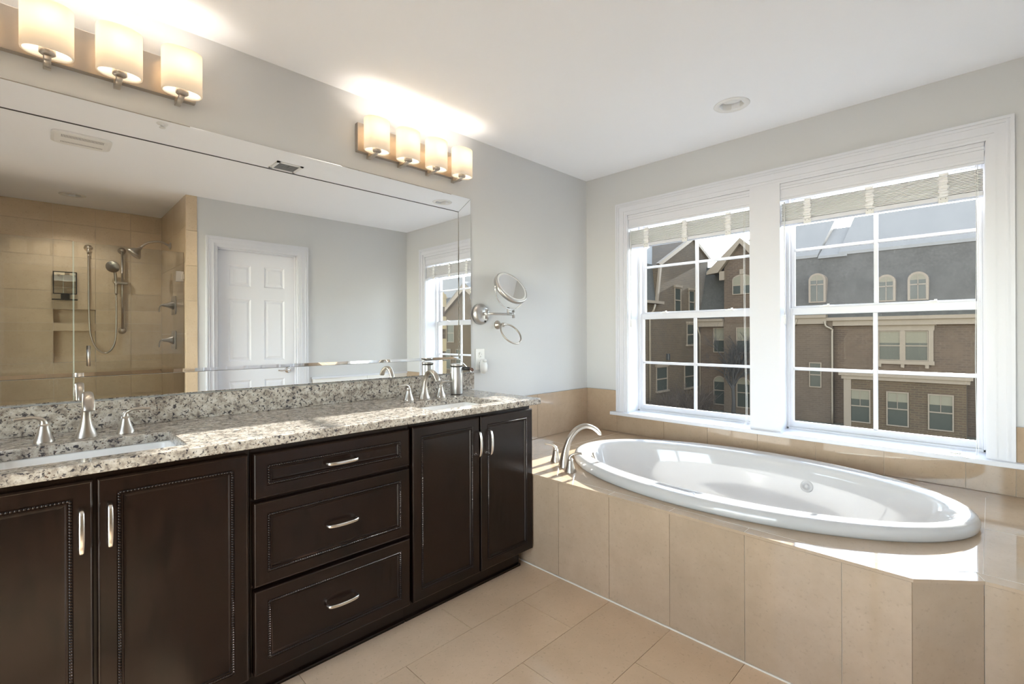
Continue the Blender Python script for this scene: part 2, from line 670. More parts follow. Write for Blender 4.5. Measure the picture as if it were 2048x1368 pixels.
# ceiling with openings for the recessed lights
DL = [(-0.47, -1.30), (-2.89, -3.33)]
hx = sorted([XW - 0.12, 0.22] + [c[0] + d for c in DL for d in (-0.055, 0.055)])
hy = sorted([YB - 0.12, 0.12] + [c[1] + d for c in DL for d in (-0.055, 0.055)])
holes = set()
for c in DL:
    holes.add((max(i for i in range(len(hx)) if hx[i] < c[0]), max(i for i in range(len(hy)) if hy[i] < c[1])))
m = MB().grid(hx, hy, H, H + 0.08, holes, 'xyz')
m.box(XW - 0.12, 0.22, YB - 0.12, 0.12, H + 0.1, H + 0.16)
tag(m.build('ceiling', ceil_m), 'smooth white painted ceiling', 'ceiling', kind='structure')

tag(MB().box(XW - 0.12, 0.0, 0.0, 0.12, 0, H).build('wall_north', paint), 'greige wall behind the vanity and mirror', 'wall', kind='structure')
W_FILL = (-2.4, -0.85)  # opening for the unseen window added to let in fill daylight
m = MB().grid([YB - 0.12, W_FILL[0], W_FILL[1], 0.0], [0, 0.55, 2.10, H], XW - 0.12, XW, {(1, 1)}, 'yzx')
tag(m.build('wall_west', paint), 'greige end wall beyond the left cabinet', 'wall', kind='structure')

# window wall with two openings
W1 = (-1.245, -0.375)
W2 = (-2.26, -1.39)
WZ0, WZ1 = 0.62, 2.10
m = MB().grid([YS - 0.13, W2[0], W2[1], W1[0], W1[1], 0.12], [0, WZ0, WZ1, H], 0.0, 0.22, {(1, 1), (3, 1)}, 'yzx')
tag(m.build('wall_east', paint), 'greige wall that holds the two windows above the bath', 'wall', kind='structure')

# opposite wall: door opening, then the tiled jamb of the shower
DX0, DX1 = -1.97, -1.25
m = MB().grid([XSH + 0.085, DX0, DX1, 0.0], [0, 2.03, H], YS - 0.12, YS, {(1, 0)}, 'xzy')
tag(m.build('wall_south', paint), 'greige wall with the panelled door, seen in the mirror', 'wall', kind='structure')


def tile_wall(mb, us, vs, w0, w1, axes, holes=(), gap=0.001):
    """tiles with fine open joints; the bed behind shows as grout"""
    ia = ['xyz'.index(c) for c in axes]
    for i in range(len(us) - 1):
        for j in range(len(vs) - 1):
            if (i, j) in holes:
                continue
            lo = [0, 0, 0]; hi = [0, 0, 0]
            a, b = sorted((us[i], us[i + 1])); c, d = sorted((vs[j], vs[j + 1])); e, f = sorted((w0, w1))
            lo[ia[0]], hi[ia[0]] = a + gap, b - gap
            lo[ia[1]], hi[ia[1]] = c + gap, d - gap
            lo[ia[2]], hi[ia[2]] = e, f
            mb.box(lo[0], hi[0], lo[1], hi[1], lo[2], hi[2], 0)


def steps(a, b, s, first=None):
    out = [a]
    sg = 1 if b > a else -1
    x = a + sg * (first if first is not None else s)
    while (x - b) * sg < -1e-4:
        out.append(x)
        x += sg * s
    out.append(b)
    return sorted(out)


# shower enclosure (seen in the mirror and through its glass)
N1 = (-3.005, -2.713, 1.346, 1.474)
N2 = (-3.005, -2.713, 0.981, 1.273)
us = sorted(set([XW, N1[0], N1[1], XSH - 0.0] + [-3.6, -2.45]))
vs = sorted(set([0.0, 0.33, 0.655, N2[2], N2[3], N1[2], N1[3], 1.64, 1.96, 2.27, H]))
iu = us.index(N1[0])
hl = {(iu, vs.index(N2[2])), (iu, vs.index(N1[2]))}
m = MB()
m.grid(us, vs, YB - 0.1, YB - 0.006, hl, 'xzy', 1)
m.box(XSH - 0.01, XSH + 0.12, YB - 0.1, YB - 0.001, 0, H, 1)
tile_wall(m, us, vs, YB - 0.02, YB, 'xzy', hl)
m.box(N1[0] - 0.02, N1[1] + 0.02, YB - 0.12, YB - 0.09, 0.9, 1.55, 0)
tag(m.build('wall_shower_back', [shower_t, grout], weld=False), 'tan tiled back wall of the shower with two recessed niches, seen in the mirror', 'wall', kind='structure')
m = MB().box(XSH + 0.004, XSH + 0.085, YB - 0.05, YS - 0.004, 0, H, 1)
tile_wall(m, steps(YB, YS, 0.6), steps(0, H, 0.31), XSH, XSH + 0.01, 'yzx')
tile_wall(m, [XSH, XSH + 0.084], steps(0, H, 0.305), YS - 0.01, YS + 0.008, 'xzy')
tag(m.build('wall_shower_side', [shower_t, grout], weld=False), 'tan tiled side wall and end jamb of the shower, seen in the mirror', 'wall', kind='structure')
tag(MB().box(XW, XSH, YS - 0.1, YS, 0, 0.09).build('trim_1', shower_t, bevel=0.004), 'tan tiled curb under the shower glass', 'curb', kind='structure')

# tile band round the bath
m = MB().box(-1.24, -0.004, -0.006, 0, DZ, TT - 0.001, 1)
tile_wall(m, [-1.24, -1.2, -0.6, -0.004], [DZ + 0.001, TT], -0.011, 0, 'xzy')
tag(m.build('trim_2', [tile_m, grout], weld=False), 'beige tile band above the bath deck beside the vanity', 'tile band', kind='structure')
m = MB()
m.box(-0.006, 0, -0.283, -0.011, DZ, TT - 0.001, 1)
m.box(-0.006, 0, YS, -2.351, DZ, TT - 0.001, 1)
m.box(-0.006, 0, -2.351, -0.283, DZ, 0.62, 1)
tile_wall(m, [-0.283, -0.0115], [DZ + 0.001, TT], -0.011, 0, 'yzx')
tile_wall(m, [YS, -2.351], [DZ + 0.001, TT], -0.011, 0, 'yzx')
tile_wall(m, steps(-0.283, -2.351, 0.305, 0.38), [DZ + 0.001, 0.616], -0.011, 0, 'yzx')
tag(m.build('trim_3', [tile_m, grout], weld=False), 'beige tile band under the window stool', 'tile band', kind='structure')
m = MB().box(-1.12, -0.011, YS, YS + 0.006, DZ, TT - 0.001, 1)
tile_wall(m, steps(-1.12, -0.011, 0.6), [DZ + 0.001, TT - 0.02], YS, YS + 0.011, 'xzy')
m.box(-1.13, -0.011, YS, YS + 0.022, TT - 0.02, TT, 2)
tag(m.build('trim_4', [porcelain, grout, trim_m], weld=False), 'pale band with a thin cap on the wall at the foot end of the bath', 'tile band', kind='structure')


# ------------------------------------------------------------------ windows
def casing_bar(mb, u0, u1, v0, v1, face, axis):
    """stepped colonial casing with its profile across the narrow way; the thick edge is outermost"""
    prof = [(0.0, 0.14, 0.024), (0.14, 0.22, 0.019), (0.22, 0.30, 0.022), (0.30, 0.62, 0.016), (0.62, 0.70, 0.019), (0.70, 0.86, 0.013), (0.86, 1.0, 0.010)]
    return prof


m = MB()
CY0, CY1, CZ1 = -2.351, -0.283, 2.192
ZS = 0.640                       # top of the stool
prof = [(0.0, 0.013, 0.024), (0.013, 0.02, 0.019), (0.02, 0.028, 0.022), (0.028, 0.058, 0.016), (0.058, 0.065, 0.019), (0.065, 0.08, 0.013), (0.08, 0.092, 0.010)]
for a, b, t in prof:
    yl0, yl1 = CY1 - b, CY1 - a
    yr0, yr1 = CY0 + a, CY0 + b
    zt = CZ1 - a
    m.box(-t, 0.0, yl0, yl1, ZS, CZ1 - a)
    m.box(-t, 0.0, yr0, yr1, ZS, CZ1 - a)
    m.box(-t, 0.0, CY0 + b, CY1 - b, CZ1 - b, CZ1 - a)
m.box(-0.014, 0.0, W2[1] - 0.012, W1[0] + 0.012, ZS, 2.10)
cas = m.build('trim_5', trim_m)
tag(cas, 'white stepped casing round the pair of windows with a wide centre post', 'window casing', kind='structure')

m = MB()
m.box(-0.05, 0.14, -2.40, -0.245, 0.616, ZS, 0, 0.004)
tag(m.build('trim_6', trim_m), 'white window stool with a rounded nose above the tile band', 'window stool', kind='structure')


def make_window(name, y0, y1, label, upper):
    """double-hung vinyl unit: frame, two sashes with grilles and panes, two locks"""
    t = thing(name, (0.17, (y0 + y1) / 2, ZS), label, 'window', kind='structure')
    m = MB()
    m.box(0.0, 0.145, y0, y0 + 0.004, ZS, 2.10)          # painted jamb liners
    m.box(0.0, 0.145, y1 - 0.004, y1, ZS, 2.10)
    m.box(0.0, 0.145, y0, y1, 2.096, 2.10)
    m.build('jamb', trim_m, t)
    m = MB()
    for a, b in ((y0, y0 + 0.014), (y1 - 0.014, y1)):
        m.box(0.14, 0.225, a, b, ZS, 2.10)
    m.box(0.14, 0.225, y0, y1, 2.07, 2.10)
    m.box(0.14, 0.225, y0, y1, 0.60, 0.652)
    m.box(0.14, 0.152, y0 + 0.014, y0 + 0.020, 0.65, 2.07)
    m.box(0.14, 0.152, y1 - 0.020, y1 - 0.014, 0.65, 2.07)
    m.build('frame', vinyl, t, bevel=0.0015)
    yc = (y0 + y1) / 2
    for nm, x0, x1, z0, z1, zr0, zr1, zm in (('lower_sash', 0.155, 0.185, 0.652, 1.372, 0.034, 0.040, 1.005), ('upper_sash', 0.188, 0.215, 1.350, 2.07, 0.036, 0.03, 1.728)):
        m = MB()
        g0, g1 = y0 + 0.035, y1 - 0.035
        a, b = y0 + 0.016, y1 - 0.016
        m.box(x0, x1, a, g0, z0, z1)
        m.box(x0, x1, g1, b, z0, z1)
        m.box(x0, x1, g0, g1, z0, z0 + zr0)
        m.box(x0, x1, g0, g1, z1 - zr1, z1)
        s = m.build(nm, vinyl, t, bevel=0.002)
        xm = (x0 + x1) / 2
        q = MB()
        q.box(xm - 0.008, xm + 0.008, yc - 0.010, yc + 0.010, z0 + zr0, z1 - zr1)
        q.box(xm - 0.008, xm + 0.008, g0, yc - 0.010, zm - 0.009, zm + 0.009)
        q.box(xm - 0.008, xm + 0.008, yc + 0.010, g1, zm - 0.009, zm + 0.009)
        q.build('muntin', vinyl, s, bevel=0.002)
        MB().box(xm + 0.0095, xm + 0.0105, g0 - 0.004, g1 + 0.004, z0 + zr0 - 0.004, z1 - zr1 + 0.004).build('pane', upper if nm == 'upper_sash' else pane_m, s)
    for yy in (y0 + 0.20, y1 - 0.20):
        m = MB()
        m.box(0.158, 0.182, yy - 0.028, yy + 0.028, 1.372, 1.378, 0, 0.002)
        m.box(0.160, 0.176, yy - 0.022, yy + 0.012, 1.378, 1.386, 0, 0.003)
        m.cyl((0.168, yy - 0.014, 1.378), (0.168, yy - 0.014, 1.392), 0.006, 10)
        o = m.build('sash_lock', [plastic_w], t)
    return t


make_window('window_1', *W1, 'double-hung white window nearer the mirror, gable and bare tree outside', pane_m)
make_window('window_2', *W2, 'double-hung white window nearer the foot of the bath, dusty upper glass', pane_d)


def make_blind(y0, y1, label, wand_side):
    t = thing('window_blind', (0.03, (y0 + y1) / 2, 2.09), label, 'blind', 'raised slat blinds in the window heads')
    a, b = y0 + 0.006, y1 - 0.006
    m = MB()
    for z0, z1, x in ((2.002, 2.014, 0.004), (2.014, 2.030, 0.000), (2.030, 2.066, 0.003), (2.066, 2.080, -0.002), (2.080, 2.096, -0.006)):
        m.box(x, 0.016, a, b, z0, z1, 0, 0.0015)
    m.build('valance', trim_m, t)
    MB().box(0.02, 0.068, a + 0.004, b - 0.004, 2.06, 2.095).build('headrail', trim_m, t)
    m = MB()
    n = 14
    for i in range(n):
        z = 1.8835 + i * 0.0074
        j = random.uniform(-0.0012, 0.0012)
        m.box(0.016 + j, 0.066 + j, a + 0.004 + random.uniform(0, 0.002), b - 0.004 - random.uniform(0, 0.002), z, z + 0.0036)
    m.build('slat_stack', blind_m, t)
    MB().box(0.014, 0.068, a + 0.003, b - 0.003, 1.858, 1.880, 0, 0.003).build('bottom_rail', trim_m, t)
    L = b - a
    for f in (0.165, 0.5, 0.835):
        yy = b - L * f
        m = MB()
        rs = []
        K = 26
        for i in range(K + 1):
            z = 1.874 + (1.988 - 1.874) * i / K
            x = 0.007 + 0.004 * math.sin(i * 1.9) + random.uniform(-0.0012, 0.0012)
            dy = 0.003 * math.sin(i * 0.9 + f * 9) + random.uniform(-0.001, 0.001)
            wv = 0.017 + 0.002 * math.sin(i * 1.3)
            rs.append([(x, yy - wv + dy, z), (x, yy + wv + dy, z), (x + 0.0012, yy + wv + dy, z), (x + 0.0012, yy - wv + dy, z)])
        m.rings(rs, smooth=False)
        m.build('ladder_tape', tape_m, t)
        q = MB().box(0.004, 0.013, yy - 0.018, yy + 0.018, 1.846, 1.872, 0, 0.003)
        for s_ in (-0.009, 0.009):
            q.cyl((0.0035, yy + s_, 1.866), (0.0045, yy + s_, 1.866), 0.0024, 8, 1)
        q.build('tape_clip', [plastic_w, plastic_g], t)
    # cord looped down one side, tassel on the stool
    if wand_side == 'A':
        yc = y0 + 0.028
        pts = [(0.009, yc, 2.0), (0.008, yc - 0.002, 1.6), (0.008, yc + 0.003, 1.1), (0.004, yc, 0.70), (-0.01, yc + 0.01, 0.650), (-0.045, yc + 0.03, 0.645), (-0.035, yc + 0.055, 0.6455), (-0.02, yc + 0.085, 0.645)]
        wy = y1 - 0.03
    else:
        yc = y0 + 0.045
        pts = [(0.009, yc, 2.0), (0.008, yc + 0.002, 1.6), (0.008, yc - 0.003, 1.1), (0.004, yc - 0.01, 0.72), (-0.01, yc + 0.005, 0.652), (-0.04, yc + 0.02, 0.645), (-0.03, yc + 0.07, 0.66), (-0.012, yc + 0.10, 0.645)]
        wy = y1 - 0.022
    m = MB().tube(smooth_path(pts, 8), 0.0011, 6)
    m.tube([(p[0], p[1] + 0.007, p[2]) for p in smooth_path(pts, 8)], 0.0011, 6)
    m.build('lift_cord', cord_m, t)
    for k in range(3):
        c = Vector(pts[-1]) + Vector((-0.012 * k, 0.014 * (k - 1) - 0.012, 0.0065))
        m = MB().lathe(c, (0.5, 1, 0.0), [(-0.018, 0.003), (-0.012, 0.0062), (0.006, 0.0062), (0.014, 0.0035), (0.017, 0.0012)], 10)
        m.build('cord_tassel', plastic_w, t)
    m = MB().cyl((0.008, wy, 1.99), (0.008, wy, 1.33), 0.0032, 8)
    m.lathe((0.008, wy, 1.33), (0, 0, -1), [(0, 0.0035), (0.01, 0.007), (0.05, 0.0065), (0.06, 0.002)], 10)
    m.build('tilt_wand', plastic_w, t)
    return t


make_blind(*W1, 'white slat blind drawn up at the head of the window nearer the mirror', 'B')
make_blind(*W2, 'white slat blind drawn up at the head of the window nearer the bath foot', 'A')

# unseen window added behind the camera so daylight fills the vanity side
t = thing('fill_window', (XW, (W_FILL[0] + W_FILL[1]) / 2, 0.55), 'wide white window added out of view in the end wall for fill daylight', 'window', kind='structure')
m = MB()
for q in ((W_FILL[0], W_FILL[0] + 0.05, 0.55, 2.10), (W_FILL[1] - 0.05, W_FILL[1], 0.55, 2.10), (W_FILL[0] + 0.05, W_FILL[1] - 0.05, 0.55, 0.60), (W_FILL[0] + 0.05, W_FILL[1] - 0.05, 2.05, 2.10), ((W_FILL[0] + W_FILL[1]) / 2 - 0.03, (W_FILL[0] + W_FILL[1]) / 2 + 0.03, 0.60, 2.05)):
    m.box(XW - 0.09, XW - 0.03, q[0], q[1], q[2], q[3])
m.build('frame', vinyl, t)
MB().box(XW - 0.061, XW - 0.060, W_FILL[0] + 0.05, W_FILL[1] - 0.05, 0.60, 2.05).build('pane', pane_m, t)
m = MB()
for q in ((W_FILL[0] - 0.09, W_FILL[0], 0.50, 2.19), (W_FILL[1], W_FILL[1] + 0.09, 0.50, 2.19), (W_FILL[0], W_FILL[1], 2.10, 2.19), (W_FILL[0], W_FILL[1], 0.50, 0.55)):
    m.box(XW, XW + 0.018, q[0], q[1], q[2], q[3])
m.build('casing', trim_m, t)

# ------------------------------------------------------------------ bath surround and tub
TC = (-0.632, -1.350)
TA, TB = 0.895, 0.540            # half length (y), half width (x)
XF = -1.253                      # front skirt plane
XF2 = -1.122                     # skirt plane past the angled corner
K1 = (XF, -2.106)
K2 = (XF2, -2.258)
dt = thing('tub_surround', (-0.6, -1.3, 0), 'beige tiled bath deck with an angled corner, built round the white oval tub', 'bath surround')


def ell(a, b, z, n=96, c=TC):
    return [(c[0] + b * math.cos(2 * PI * i / n), c[1] + a * math.sin(2 * PI * i / n), z) for i in range(n)]


bm = bmesh.new()
OV = 0.004
outline = [(-0.002, -0.002), (-0.002, YS + 0.002), (XF2 - OV, YS + 0.002), (K2[0] - OV, K2[1] - 0.002), (K1[0] - OV, K1[1] - 0.003), (XF - OV, -0.002)]


def loop_edges(pts):
    vv = [bm.verts.new(p) for p in pts]
    return [bm.edges.new((vv[i], vv[(i + 1) % len(vv)])) for i in range(len(vv))]


e1 = loop_edges([(p[0], p[1], DZ) for p in outline])
e2 = loop_edges(ell(TA - 0.02, TB - 0.02, DZ))
bmesh.ops.triangle_fill(bm, use_beauty=True, edges=e1 + e2, normal=(0, 0, 1))
top_v = [tuple(v.co) for v in bm.verts]
top_f = [[v.index for v in f.verts] for f in bm.faces]
bm.verts.index_update()
top_f = [[v.index for v in f.verts] for f in bm.faces]
bm.free()
m = MB()
m.add(top_v, top_f)
nO = len(outline)
for i in range(nO):
    a, b = outline[i], outline[(i + 1) % nO]
    m.add([(a[0], a[1], DZ), (b[0], b[1], DZ), (b[0], b[1], DZ - 0.011), (a[0], a[1], DZ - 0.011)], [(0, 1, 2, 3)])
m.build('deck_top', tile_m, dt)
# joints in the deck top: shallow grout lines of their own
m = MB()
JZ = DZ + 0.0004


def joint(mb, a, b, w=0.0016):
    a = Vector((*a, 0)); b = Vector((*b, 0))
    d = (b - a).normalized()
    n_ = Vector((-d.y, d.x, 0)) * w / 2
    mb.prism([(*(a + n_).xy, JZ - 0.0008), (*(b + n_).xy, JZ - 0.0008), (*(b - n_).xy, JZ - 0.0008), (*(a - n_).xy, JZ - 0.0008)], (0, 0, 0.0008))


IN = 0.05
joint(m, (XF + IN, -0.01), (XF + IN, K1[1] + 0.02))
joint(m, (XF + IN, K1[1] + 0.02), (XF2 + IN, K2[1] + 0.02))
joint(m, (XF2 + IN, K2[1] + 0.02), (XF2 + IN, YS + 0.012))
joint(m, (XF, K1[1]), (XF + IN, K1[1] + 0.02))
joint(m, (XF2, K2[1]), (XF2 + IN, K2[1] + 0.02))
for yy in (-0.74, -1.04, -1.335, -1.63, -1.93):
    joint(m, (XF, yy), (XF + IN, yy))
joint(m, (XF + IN, -0.31), (-0.012, -0.31))
joint(m, (-1.0, -0.012), (-1.0, -0.62))
joint(m, (-0.6, -0.012), (-0.6, -0.5))
joint(m, (-0.12, -2.255), (XF2 + IN, -2.255))
joint(m, (-0.6, -2.25), (-0.6, YS + 0.012))
m.build('deck_joints', grout, dt)
# skirt
m = MB()
tile_wall(m, [-0.15, -0.445, -0.742, -1.04, -1.335, -1.63, -1.93, K1[1]], [0.006, DZ - 0.012], XF, XF + 0.012, 'yzx')
m.box(XF + 0.004, XF + 0.03, K1[1] + 0.02, -0.15, 0.0, DZ - 0.011, 1)
dv = Vector((K2[0] - K1[0], K2[1] - K1[1], 0))
nv = Vector((dv.y, -dv.x, 0)).normalized() * -1
nv = nv if nv.x > 0 else -nv
a = Vector((*K1, 0.006)); b = Vector((*K2, 0.006))
e = dv.normalized() * 0.001
m.prism([a + e, b - e, b - e + nv * 0.012, a + e + nv * 0.012], (0, 0, DZ - 0.018), 0)
m.prism([a + nv * 0.004, b + nv * 0.004, b + nv * 0.03, a + nv * 0.03], (0, 0, DZ - 0.017), 1)
tile_wall(m, [K2[1], -2.46, YS + 0.002], [0.006, DZ - 0.012], XF2, XF2 + 0.012, 'yzx')
m.box(XF2 + 0.004, XF2 + 0.03, YS + 0.002, K2[1], 0.0, DZ - 0.011, 1)
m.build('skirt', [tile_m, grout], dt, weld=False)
m = MB()
m.prism([(XF - 0.004, -0.1, 0.0002), (XF + 0.001, -0.1, 0.0002), (XF + 0.001, K1[1], 0.0002), (XF - 0.004, K1[1] - 0.003, 0.0002)], (0, 0, 0.006))
m.prism([(K1[0] - 0.004, K1[1] - 0.003, 0.0002), (K1[0] + 0.002, K1[1], 0.0002), (K2[0] + 0.002, K2[1], 0.0002), (K2[0] - 0.004, K2[1] - 0.003, 0.0002)], (0, 0, 0.006))
m.prism([(XF2 - 0.004, K2[1] - 0.003, 0.0002), (XF2 + 0.001, K2[1], 0.0002), (XF2 + 0.001, YS + 0.002, 0.0002), (XF2 - 0.004, YS + 0.002, 0.0002)], (0, 0, 0.006))
m.build('caulk_line', caulk, dt)

# tub: rings from the outer shoulder over the rim and down into the bowl
tb = thing('bathtub', (TC[0], TC[1], DZ), 'glossy white oval drop-in bathtub under the windows', 'bathtub')
R = []
for da, db, z in ((0.012, 0.012, DZ - 0.002), (0.002, 0.002, DZ + 0.003), (-0.002, -0.002, DZ + 0.010), (-0.003, -0.003, DZ + 0.022), (-0.001, -0.001, DZ + 0.032), (0.004, 0.004, DZ + 0.040), (0.012, 0.012, DZ + 0.047), (0.022, 0.022, DZ + 0.050),
                  (0.032, 0.04, DZ + 0.050), (0.046, 0.08, DZ + 0.048), (0.056, 0.108, DZ + 0.045), (0.064, 0.120, DZ + 0.038), (0.074, 0.129, DZ + 0.025), (0.084, 0.136, DZ + 0.005),
                  (0.105, 0.146, 0.42), (0.150, 0.158, 0.32), (0.20, 0.172, 0.22), (0.26, 0.195, 0.165), (0.34, 0.23, 0.14), (0.48, 0.30, 0.132), (0.70, 0.42, 0.13), (0.84, 0.51, 0.129)):
    R.append(ell(TA - da, TB - db, z))
MB().rings(R, cap0=False, cap1=True).build('shell', acrylic, tb)


def on_bowl(ang, z):
    """point and inward normal on the bowl wall"""
    bp_ = [(0.084, 0.136, DZ + 0.005), (0.105, 0.146, 0.42), (0.150, 0.158, 0.32), (0.20, 0.172, 0.22)]
    for (a0, b0, z0), (a1, b1, z1) in zip(bp_, bp_[1:]):
        if z1 <= z <= z0:
            f = (z0 - z) / (z0 - z1)
            da, db = a0 + (a1 - a0) * f, b0 + (b1 - b0) * f
    a, b = TA - da, TB - db
    p = Vector((TC[0] + b * math.cos(ang), TC[1] + a * math.sin(ang), z))
    n_ = Vector((-math.cos(ang) / b, -math.sin(ang) / a, 0)).normalized()
    n_.z = 0.35
    return p, n_.normalized()


p, n_ = on_bowl(math.radians(109), 0.470)
m = MB().lathe(p, n_, [(-0.01, 0.024), (0.014, 0.024), (0.016, 0.037), (0.026, 0.038), (0.031, 0.034), (0.031, 0.0)], 28)
m.build('overflow_plate', nickel, tb)
p, n_ = on_bowl(math.radians(-18), 0.42)
m = MB().lathe(p, n_, [(-0.01, 0.030), (0.004, 0.030), (0.007, 0.027), (0.007, 0.018), (0.003, 0.017), (0.003, 0.012), (0.009, 0.011), (0.011, 0.006), (0.011, 0.0)], 24)
m.build('jet', acrylic, tb)
p, n_ = on_bowl(math.radians(200), 0.40)
m = MB().lathe(p, n_, [(-0.01, 0.030), (0.004, 0.030), (0.007, 0.027), (0.007, 0.018), (0.003, 0.017), (0.003, 0.012), (0.009, 0.011), (0.011, 0.006), (0.011, 0.0)], 24)
m.build('jet', acrylic, tb)
MB().lathe((TC[0], TC[1] + 0.3, 0.131), (0, 0, 1), [(0, 0.035), (0.003, 0.034), (0.004, 0.02), (0.004, 0)], 24).build('drain', nickel, tb)


# ------------------------------------------------------------------ faucets
def flare(mb, c, h, r0, r1, n=16, exp=0.75):
    """faceted flared column, wide at its foot"""
    c = Vector(c)
    rs = []
    for f, rr in ((0, 1.0), (0.02, 1.0), (0.10, 0.93), (0.25, 0.70), (0.45, 0.44), (0.65, 0.24), (0.85, 0.08), (1.0, 0.0)):
        r_ = r1 + (r0 - r1) * rr
        ring = []
        for j in range(n):
            a = 2 * PI * j / n + PI / 8
            ca, sa = math.cos(a), math.sin(a)
            ring.append(c + Vector((math.copysign(abs(ca) ** exp, ca) * r_, math.copysign(abs(sa) ** exp, sa) * r_, f * h)))
        rs.append(ring)
    return mb.rings(rs, smooth=True)


def spout_path(base, d, pts, k=8):
    """pts: (along, height, half width, half thickness)"""
    d = Vector((d[0], d[1], 0)).normalized()
    sp = smooth_path(pts, k)
    P = [Vector(base) + d * q[0] + Vector((0, 0, q[1])) for q in sp]
    return P, [q[2] for q in sp], [q[3] for q in sp], Vector((d.y, -d.x, 0))


def sink_faucet(cx, label, lever_up):
    cy, z = -0.170, 0.885
    t = thing('sink_faucet', (cx, cy, z), label, 'faucet', 'widespread nickel faucets on the granite')
    m = MB()
    P, W, T, ref = spout_path((cx, cy, z), (0, -1), [(0, 0, 0.030, 0.026), (0.0, 0.012, 0.0265, 0.022), (0.001, 0.035, 0.019, 0.0165), (0.002, 0.065, 0.0135, 0.0125), (0.008, 0.10, 0.012, 0.0115), (0.030, 0.133, 0.0125, 0.0105), (0.062, 0.145, 0.0135, 0.0095), (0.094, 0.134, 0.0145, 0.0085), (0.114, 0.112, 0.015, 0.0075), (0.121, 0.098, 0.0145, 0.006)])
    m.tube(P, W, 20, 0, T, ref, 0.8)
    m.build('spout', nickel, t)
    for sx in (-1, 1):
        hx_ = cx + sx * 0.100
        m = MB()
        flare(m, (hx_, cy - 0.005, z), 0.056, 0.026, 0.0115)
        h = m.build('handle', nickel, t)
        m = MB()
        P = smooth_path([(hx_, cy - 0.005, z + 0.054), (hx_ + sx * 0.003, cy - 0.005, z + 0.068), (hx_ + sx * 0.018, cy - 0.008, z + 0.078), (hx_ + sx * 0.045, cy - 0.012, z + 0.079), (hx_ + sx * 0.068, cy - 0.015, z + 0.077)], 6)
        k = len(P)
        m.tube(P, [0.0115 - 0.003 * min(1, i / 8) + 0.0015 * (i / k) for i in range(k)], 16, 0, [0.0115 - 0.0075 * min(1, i / 12) for i in range(k)], (0, 1, 0), 0.8)
        m.build('lever', nickel, h)
    return t


sink_faucet(-2.987, 'brushed nickel three-hole faucet at the sink farther from the windows', 0)
sink_faucet(-1.660, 'brushed nickel three-hole faucet at the sink beside the soap pump', 0)

t = thing('tub_faucet', (-1.03, -0.595, DZ), 'brushed nickel arched tub filler with two lever handles on the bath deck', 'faucet')
m = MB()
P, W, T, ref = spout_path((-1.028, -0.598, DZ), (0.86, -0.5), [(-0.0, 0, 0.036, 0.032), (0.0, 0.014, 0.033, 0.029), (0.002, 0.05, 0.024, 0.022), (0.012, 0.10, 0.019, 0.018), (0.035, 0.155, 0.0175, 0.016), (0.075, 0.200, 0.0185, 0.015), (0.125, 0.218, 0.020, 0.0135), (0.170, 0.207, 0.022, 0.012), (0.205, 0.180, 0.023, 0.010), (0.214, 0.165, 0.022, 0.007)])
m.tube(P, W, 20, 0, T, ref, 0.8)
m.build('spout', nickel, t)
for (hx_, hy_), ld in (((-0.985, -0.500), (-0.45, 0.9)), ((-1.092, -0.690), (0.6, -0.8))):
    m = MB()
    flare(m, (hx_, hy_, DZ), 0.07, 0.028, 0.013)
    h = m.build('handle', nickel, t)
    m = MB()
    d = Vector((ld[0], ld[1], 0)).normalized()
    b0 = Vector((hx_, hy_, DZ))
    P = [b0 + d * q[0] + Vector((0, 0, q[1])) for q in smooth_path([(0, 0.068), (0.002, 0.082), (0.018, 0.095), (0.042, 0.100), (0.062, 0.099)], 6)]
    k = len(P)
    m.tube(P, [0.013 - 0.004 * min(1, i / 8) for i in range(k)], 16, 0, [0.013 - 0.008 * min(1, i / 12) for i in range(k)], (-d.y, d.x, 0), 0.8)
    m.build('lever', nickel, h)

# ------------------------------------------------------------------ vanity cabinets
FY = -0.575                      # face of doors and drawers
VX0, VX1 = -3.372, -1.259


